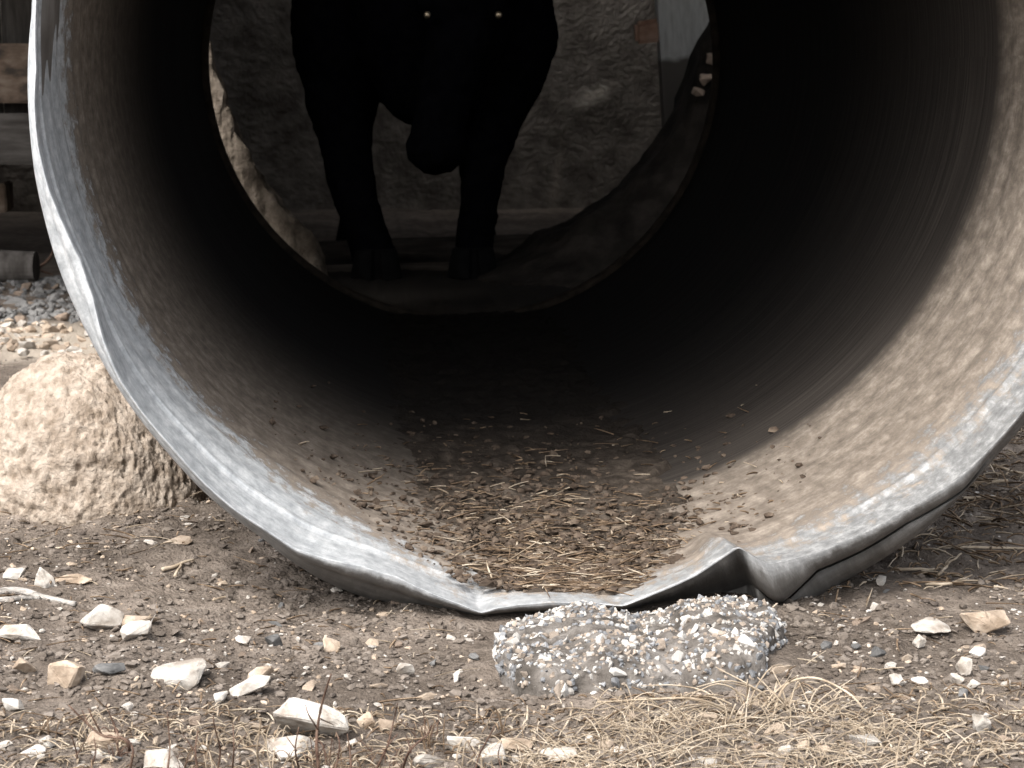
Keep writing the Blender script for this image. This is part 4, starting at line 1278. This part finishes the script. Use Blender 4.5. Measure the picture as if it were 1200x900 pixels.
# big arching clump
tuft = dry_tuft(915, 842, 26, 44, 110, 'tall clump of dry grass with long arching blades below the concrete lump', rpx=1.3, arch=1.0, group=None)
Yt = G(915, 842).y
for pts, r in (([(905, 842), (918, 806), (940, 795), (965, 797), (998, 815), (1015, 835), (1022, 858)], 1.9), ([(880, 850), (905, 815), (922, 800), (935, 792)], 1.6),
               ([(1010, 893), (1022, 872), (1014, 855), (990, 854), (975, 872)], 2.0), ([(870, 840), (820, 820), (770, 819), (700, 823)], 1.9), ([(705, 842), (690, 846), (674, 862)], 1.4),
               ([(848, 890), (852, 850), (862, 825)], 1.6), ([(830, 895), (845, 862), (852, 836)], 1.5), ([(1020, 868), (1050, 884), (1085, 896)], 2.6)):
    w3 = [P(px, py, Yt - 0.03 + 0.03 * math.sin(k * 1.7 + px))[:] for k, (px, py) in enumerate(pts)]
    w3 = [(q[0], q[1], max(q[2], 0.004)) for q in w3]
    sp = spline(w3, 22)
    me = tube_mesh('arching_blade', [(sp, np.linspace(1, 0.6, len(sp)) * r * mpp(Yt))], 5)
    o = obj('arching_blade', me, M['straw'], tuft)
    me.transform(Matrix.Translation(-tuft.location))
weed([([(36, 322), (60, 300), (64, 276), (70, 266)], 2.2), ([(8, 298), (34, 312), (62, 322)], 2.4), ([(62, 285), (72, 300)], 1.2)], (40, 326), 'bare brown twigs lying by the log at the shed')

# ------------------------------------------------------------------ the cow
cow = empty('black_cow', (0.35, 6.3, 0), 'black cow lowering its head behind the far end of the pipe', 'cow')
bm = bmesh.new()
def ell(c, r, rot=None):
    mat = Matrix.Translation(Vector(c)) @ (rot.to_4x4() if rot else Matrix.Identity(4)) @ Matrix.Diagonal((*r, 1))
    bmesh.ops.create_icosphere(bm, subdivisions=3, radius=1, matrix=mat)
def limb(pts):
    """pts: (x, y, z, r)"""
    pts = [np.array(p, float) for p in pts]
    for a_, b_ in zip(pts[:-1], pts[1:]):
        ln = np.linalg.norm(b_[:3] - a_[:3]); n_ = max(2, int(ln / 0.018))
        for t in np.linspace(0, 1, n_):
            q = a_ * (1 - t) + b_ * t
            bmesh.ops.create_icosphere(bm, subdivisions=2, radius=q[3], matrix=Matrix.Translation(q[:3]))
def Q(px, py, Y, r):
    q = P(px, py, Y); return (q.x, q.y, q.z, r)
YH, YC, YF = 5.62, 6.05, 6.02
# barrel of the body, chest to rump
cx = P(503, 0, 6.3).x
bw = (P(655, 0, 6.3).x - P(352, 0, 6.3).x) / 2
for (y, z, rx, rz) in ((6.06, 0.80, 0.27, 0.33), (6.25, 0.86, 0.355, 0.40), (6.5, 0.88, bw * 0.98, 0.42), (6.8, 0.88, bw, 0.43), (7.1, 0.89, bw * 0.97, 0.41), (7.4, 0.92, 0.33, 0.37), (7.6, 0.95, 0.26, 0.3)):
    ell((cx + (y - 6.3) * 0.03, y, z), (rx, 0.30, rz))
ell((cx, 6.35, 1.18), (0.14, 0.3, 0.13))                                  # withers
ell((cx - 0.02, 5.98, 0.60), (0.16, 0.16, 0.17))                            # brisket
# shoulders
for px, s_ in ((392, -1), (600, 1)):
    q = P(px, 30, 6.1)
    ell((q.x, 6.14, q.z + 0.02), (0.13, 0.18, 0.30))
# neck and head
limb([(cx, 6.25, 1.10, 0.21), (cx + 0.05, 6.02, 1.02, 0.19), (P(541, 0, YH).x, 5.80, 0.92, 0.15)])
limb([(cx, 6.15, 0.85, 0.2), (P(535, 0, YH).x, 5.85, 0.76, 0.13)])
e1, e2 = P(500, 18, YH), P(583, 18, YH)
hx = (e1.x + e2.x) / 2
poll = Vector((hx + 0.01, 5.74, e1.z + 0.17))
ell(poll, (0.105, 0.09, 0.08))
ell((hx, YH + 0.075, e1.z + 0.04), (0.112, 0.10, 0.13))
mz = P(511, 168, YH - 0.02)
limb([(hx, YH + 0.06, e1.z - 0.04, 0.098), (hx * 0.5 + mz.x * 0.5, YH + 0.02, (e1.z + mz.z) / 2, 0.082), (mz.x, mz.y, mz.z + 0.02, 0.076)])
ell((mz.x, mz.y - 0.01, mz.z - 0.012), (0.086, 0.075, 0.075))
ell((mz.x - 0.005, mz.y + 0.06, mz.z - 0.02), (0.06, 0.06, 0.062))
for s_, e_ in ((-1, e1), (1, e2)):                                      # brow ridges, ears
    ell((e_.x + s_ * 0.002, e_.y + 0.045, e_.z + 0.03), (0.034, 0.034, 0.026))
    limb([(hx + s_ * 0.09, 5.75, e1.z + 0.13, 0.03), (hx + s_ * 0.17, 5.77, e1.z + 0.12, 0.042), (hx + s_ * 0.25, 5.79, e1.z + 0.085, 0.02)])
# legs
limb([Q(398, 60, 6.12, 0.125), Q(396, 110, 6.1, 0.105), Q(404, 160, 6.06, 0.082), Q(409, 200, 6.03, 0.076), Q(420, 245, 6.0, 0.066), Q(434, 285, 5.98, 0.066), Q(440, 306, 5.97, 0.07)])
limb([Q(606, 40, 6.12, 0.13), Q(588, 110, 6.1, 0.098), Q(574, 160, 6.07, 0.078), Q(567, 200, 6.04, 0.064), Q(561, 245, 6.02, 0.062), Q(556, 285, 6.0, 0.060), Q(554, 306, 5.99, 0.064)])
for px, k in ((418, -1), (558, 1)):                                     # hind legs: stifle, hock, cannon
    q = P(px, 250, 7.3)
    limb([(q.x, 7.35, 0.82, 0.19), (q.x, 7.18, 0.62, 0.12), (q.x, 7.42, 0.42, 0.07), (q.x, 7.38, 0.2, 0.055), (q.x, 7.34, 0.07, 0.06)])
me = bpy.data.meshes.new('cow_raw'); bm.to_mesh(me); bm.free()
raw = bpy.data.objects.new('cow_raw', me); C.objects.link(raw)
mod = raw.modifiers.new('r', 'REMESH'); mod.mode = 'VOXEL'; mod.voxel_size = 0.014
mod = raw.modifiers.new('s', 'SMOOTH'); mod.iterations = 8; mod.factor = 0.5
dg = bpy.context.evaluated_depsgraph_get()
bme = bpy.data.meshes.new_from_object(raw.evaluated_get(dg))
bpy.data.objects.remove(raw)
bme.name = 'body'
co = np.empty(len(bme.vertices) * 3, dtype=np.float32); bme.vertices.foreach_get('co', co)
co = co.reshape(-1, 3)
co += np.stack([fbm(co * 45 + 6 * k, 3) for k in range(3)], -1) * 0.008       # tufts of coat
bme.vertices.foreach_set('co', co.ravel().astype(np.float32))
bme.polygons.foreach_set('use_smooth', [True] * len(bme.polygons))
bme.materials.clear(); bme.materials.append(M['coat'])
bme.transform(Matrix.Translation(-cow.location))
bme.update()
obj('body', bme, None, cow)
for e_ in (e1, e2):
    bm = bmesh.new(); bmesh.ops.create_icosphere(bm, subdivisions=3, radius=0.0095)
    me = bpy.data.meshes.new('eye'); bm.to_mesh(me); bm.free()
    me.polygons.foreach_set('use_smooth', [True] * len(me.polygons))
    o = obj('eye', me, M['eye'], cow); o.location = Vector(e_) + Vector((0, -0.038, 0)) - cow.location
hoofs = [P(441, 312, 5.96), P(554, 312, 5.98)] + [Vector((P(px, 250, 7.3).x, 7.32, 0.05)) for px in (418, 558)]
for q in hoofs:
    bm = bmesh.new(); bmesh.ops.create_cone(bm, cap_ends=True, segments=20, radius1=0.078, radius2=0.060, depth=0.09)
    bmesh.ops.bevel(bm, geom=bm.edges[:], offset=0.006, segments=1, affect='EDGES')
    for v_ in bm.verts:
        if abs(v_.co.x) < 0.012 and v_.co.y < 0: v_.co.y *= 0.75
    me = bpy.data.meshes.new('hoof'); bm.to_mesh(me); bm.free()
    o = obj('hoof', me, M['horn'], cow); o.location = Vector((q.x, q.y - 0.01, 0.040)) - cow.location
tp = spline([(cx, 7.86, 1.15), (cx + 0.02, 7.96, 1.0), (cx + 0.03, 7.95, 0.7), (cx + 0.03, 7.92, 0.4)], 16)
me = tube_mesh('tail', [(tp, np.concatenate([np.linspace(0.035, 0.018, 11), np.linspace(0.03, 0.012, 5)]))], 8)
me.transform(Matrix.Translation(-cow.location))
obj('tail', me, M['coat'], cow)

print('objects', len(bpy.data.objects), 'tris', sum(len(o.data.loops) - 2 * len(o.data.polygons) for o in bpy.data.objects if o.type == 'MESH'))
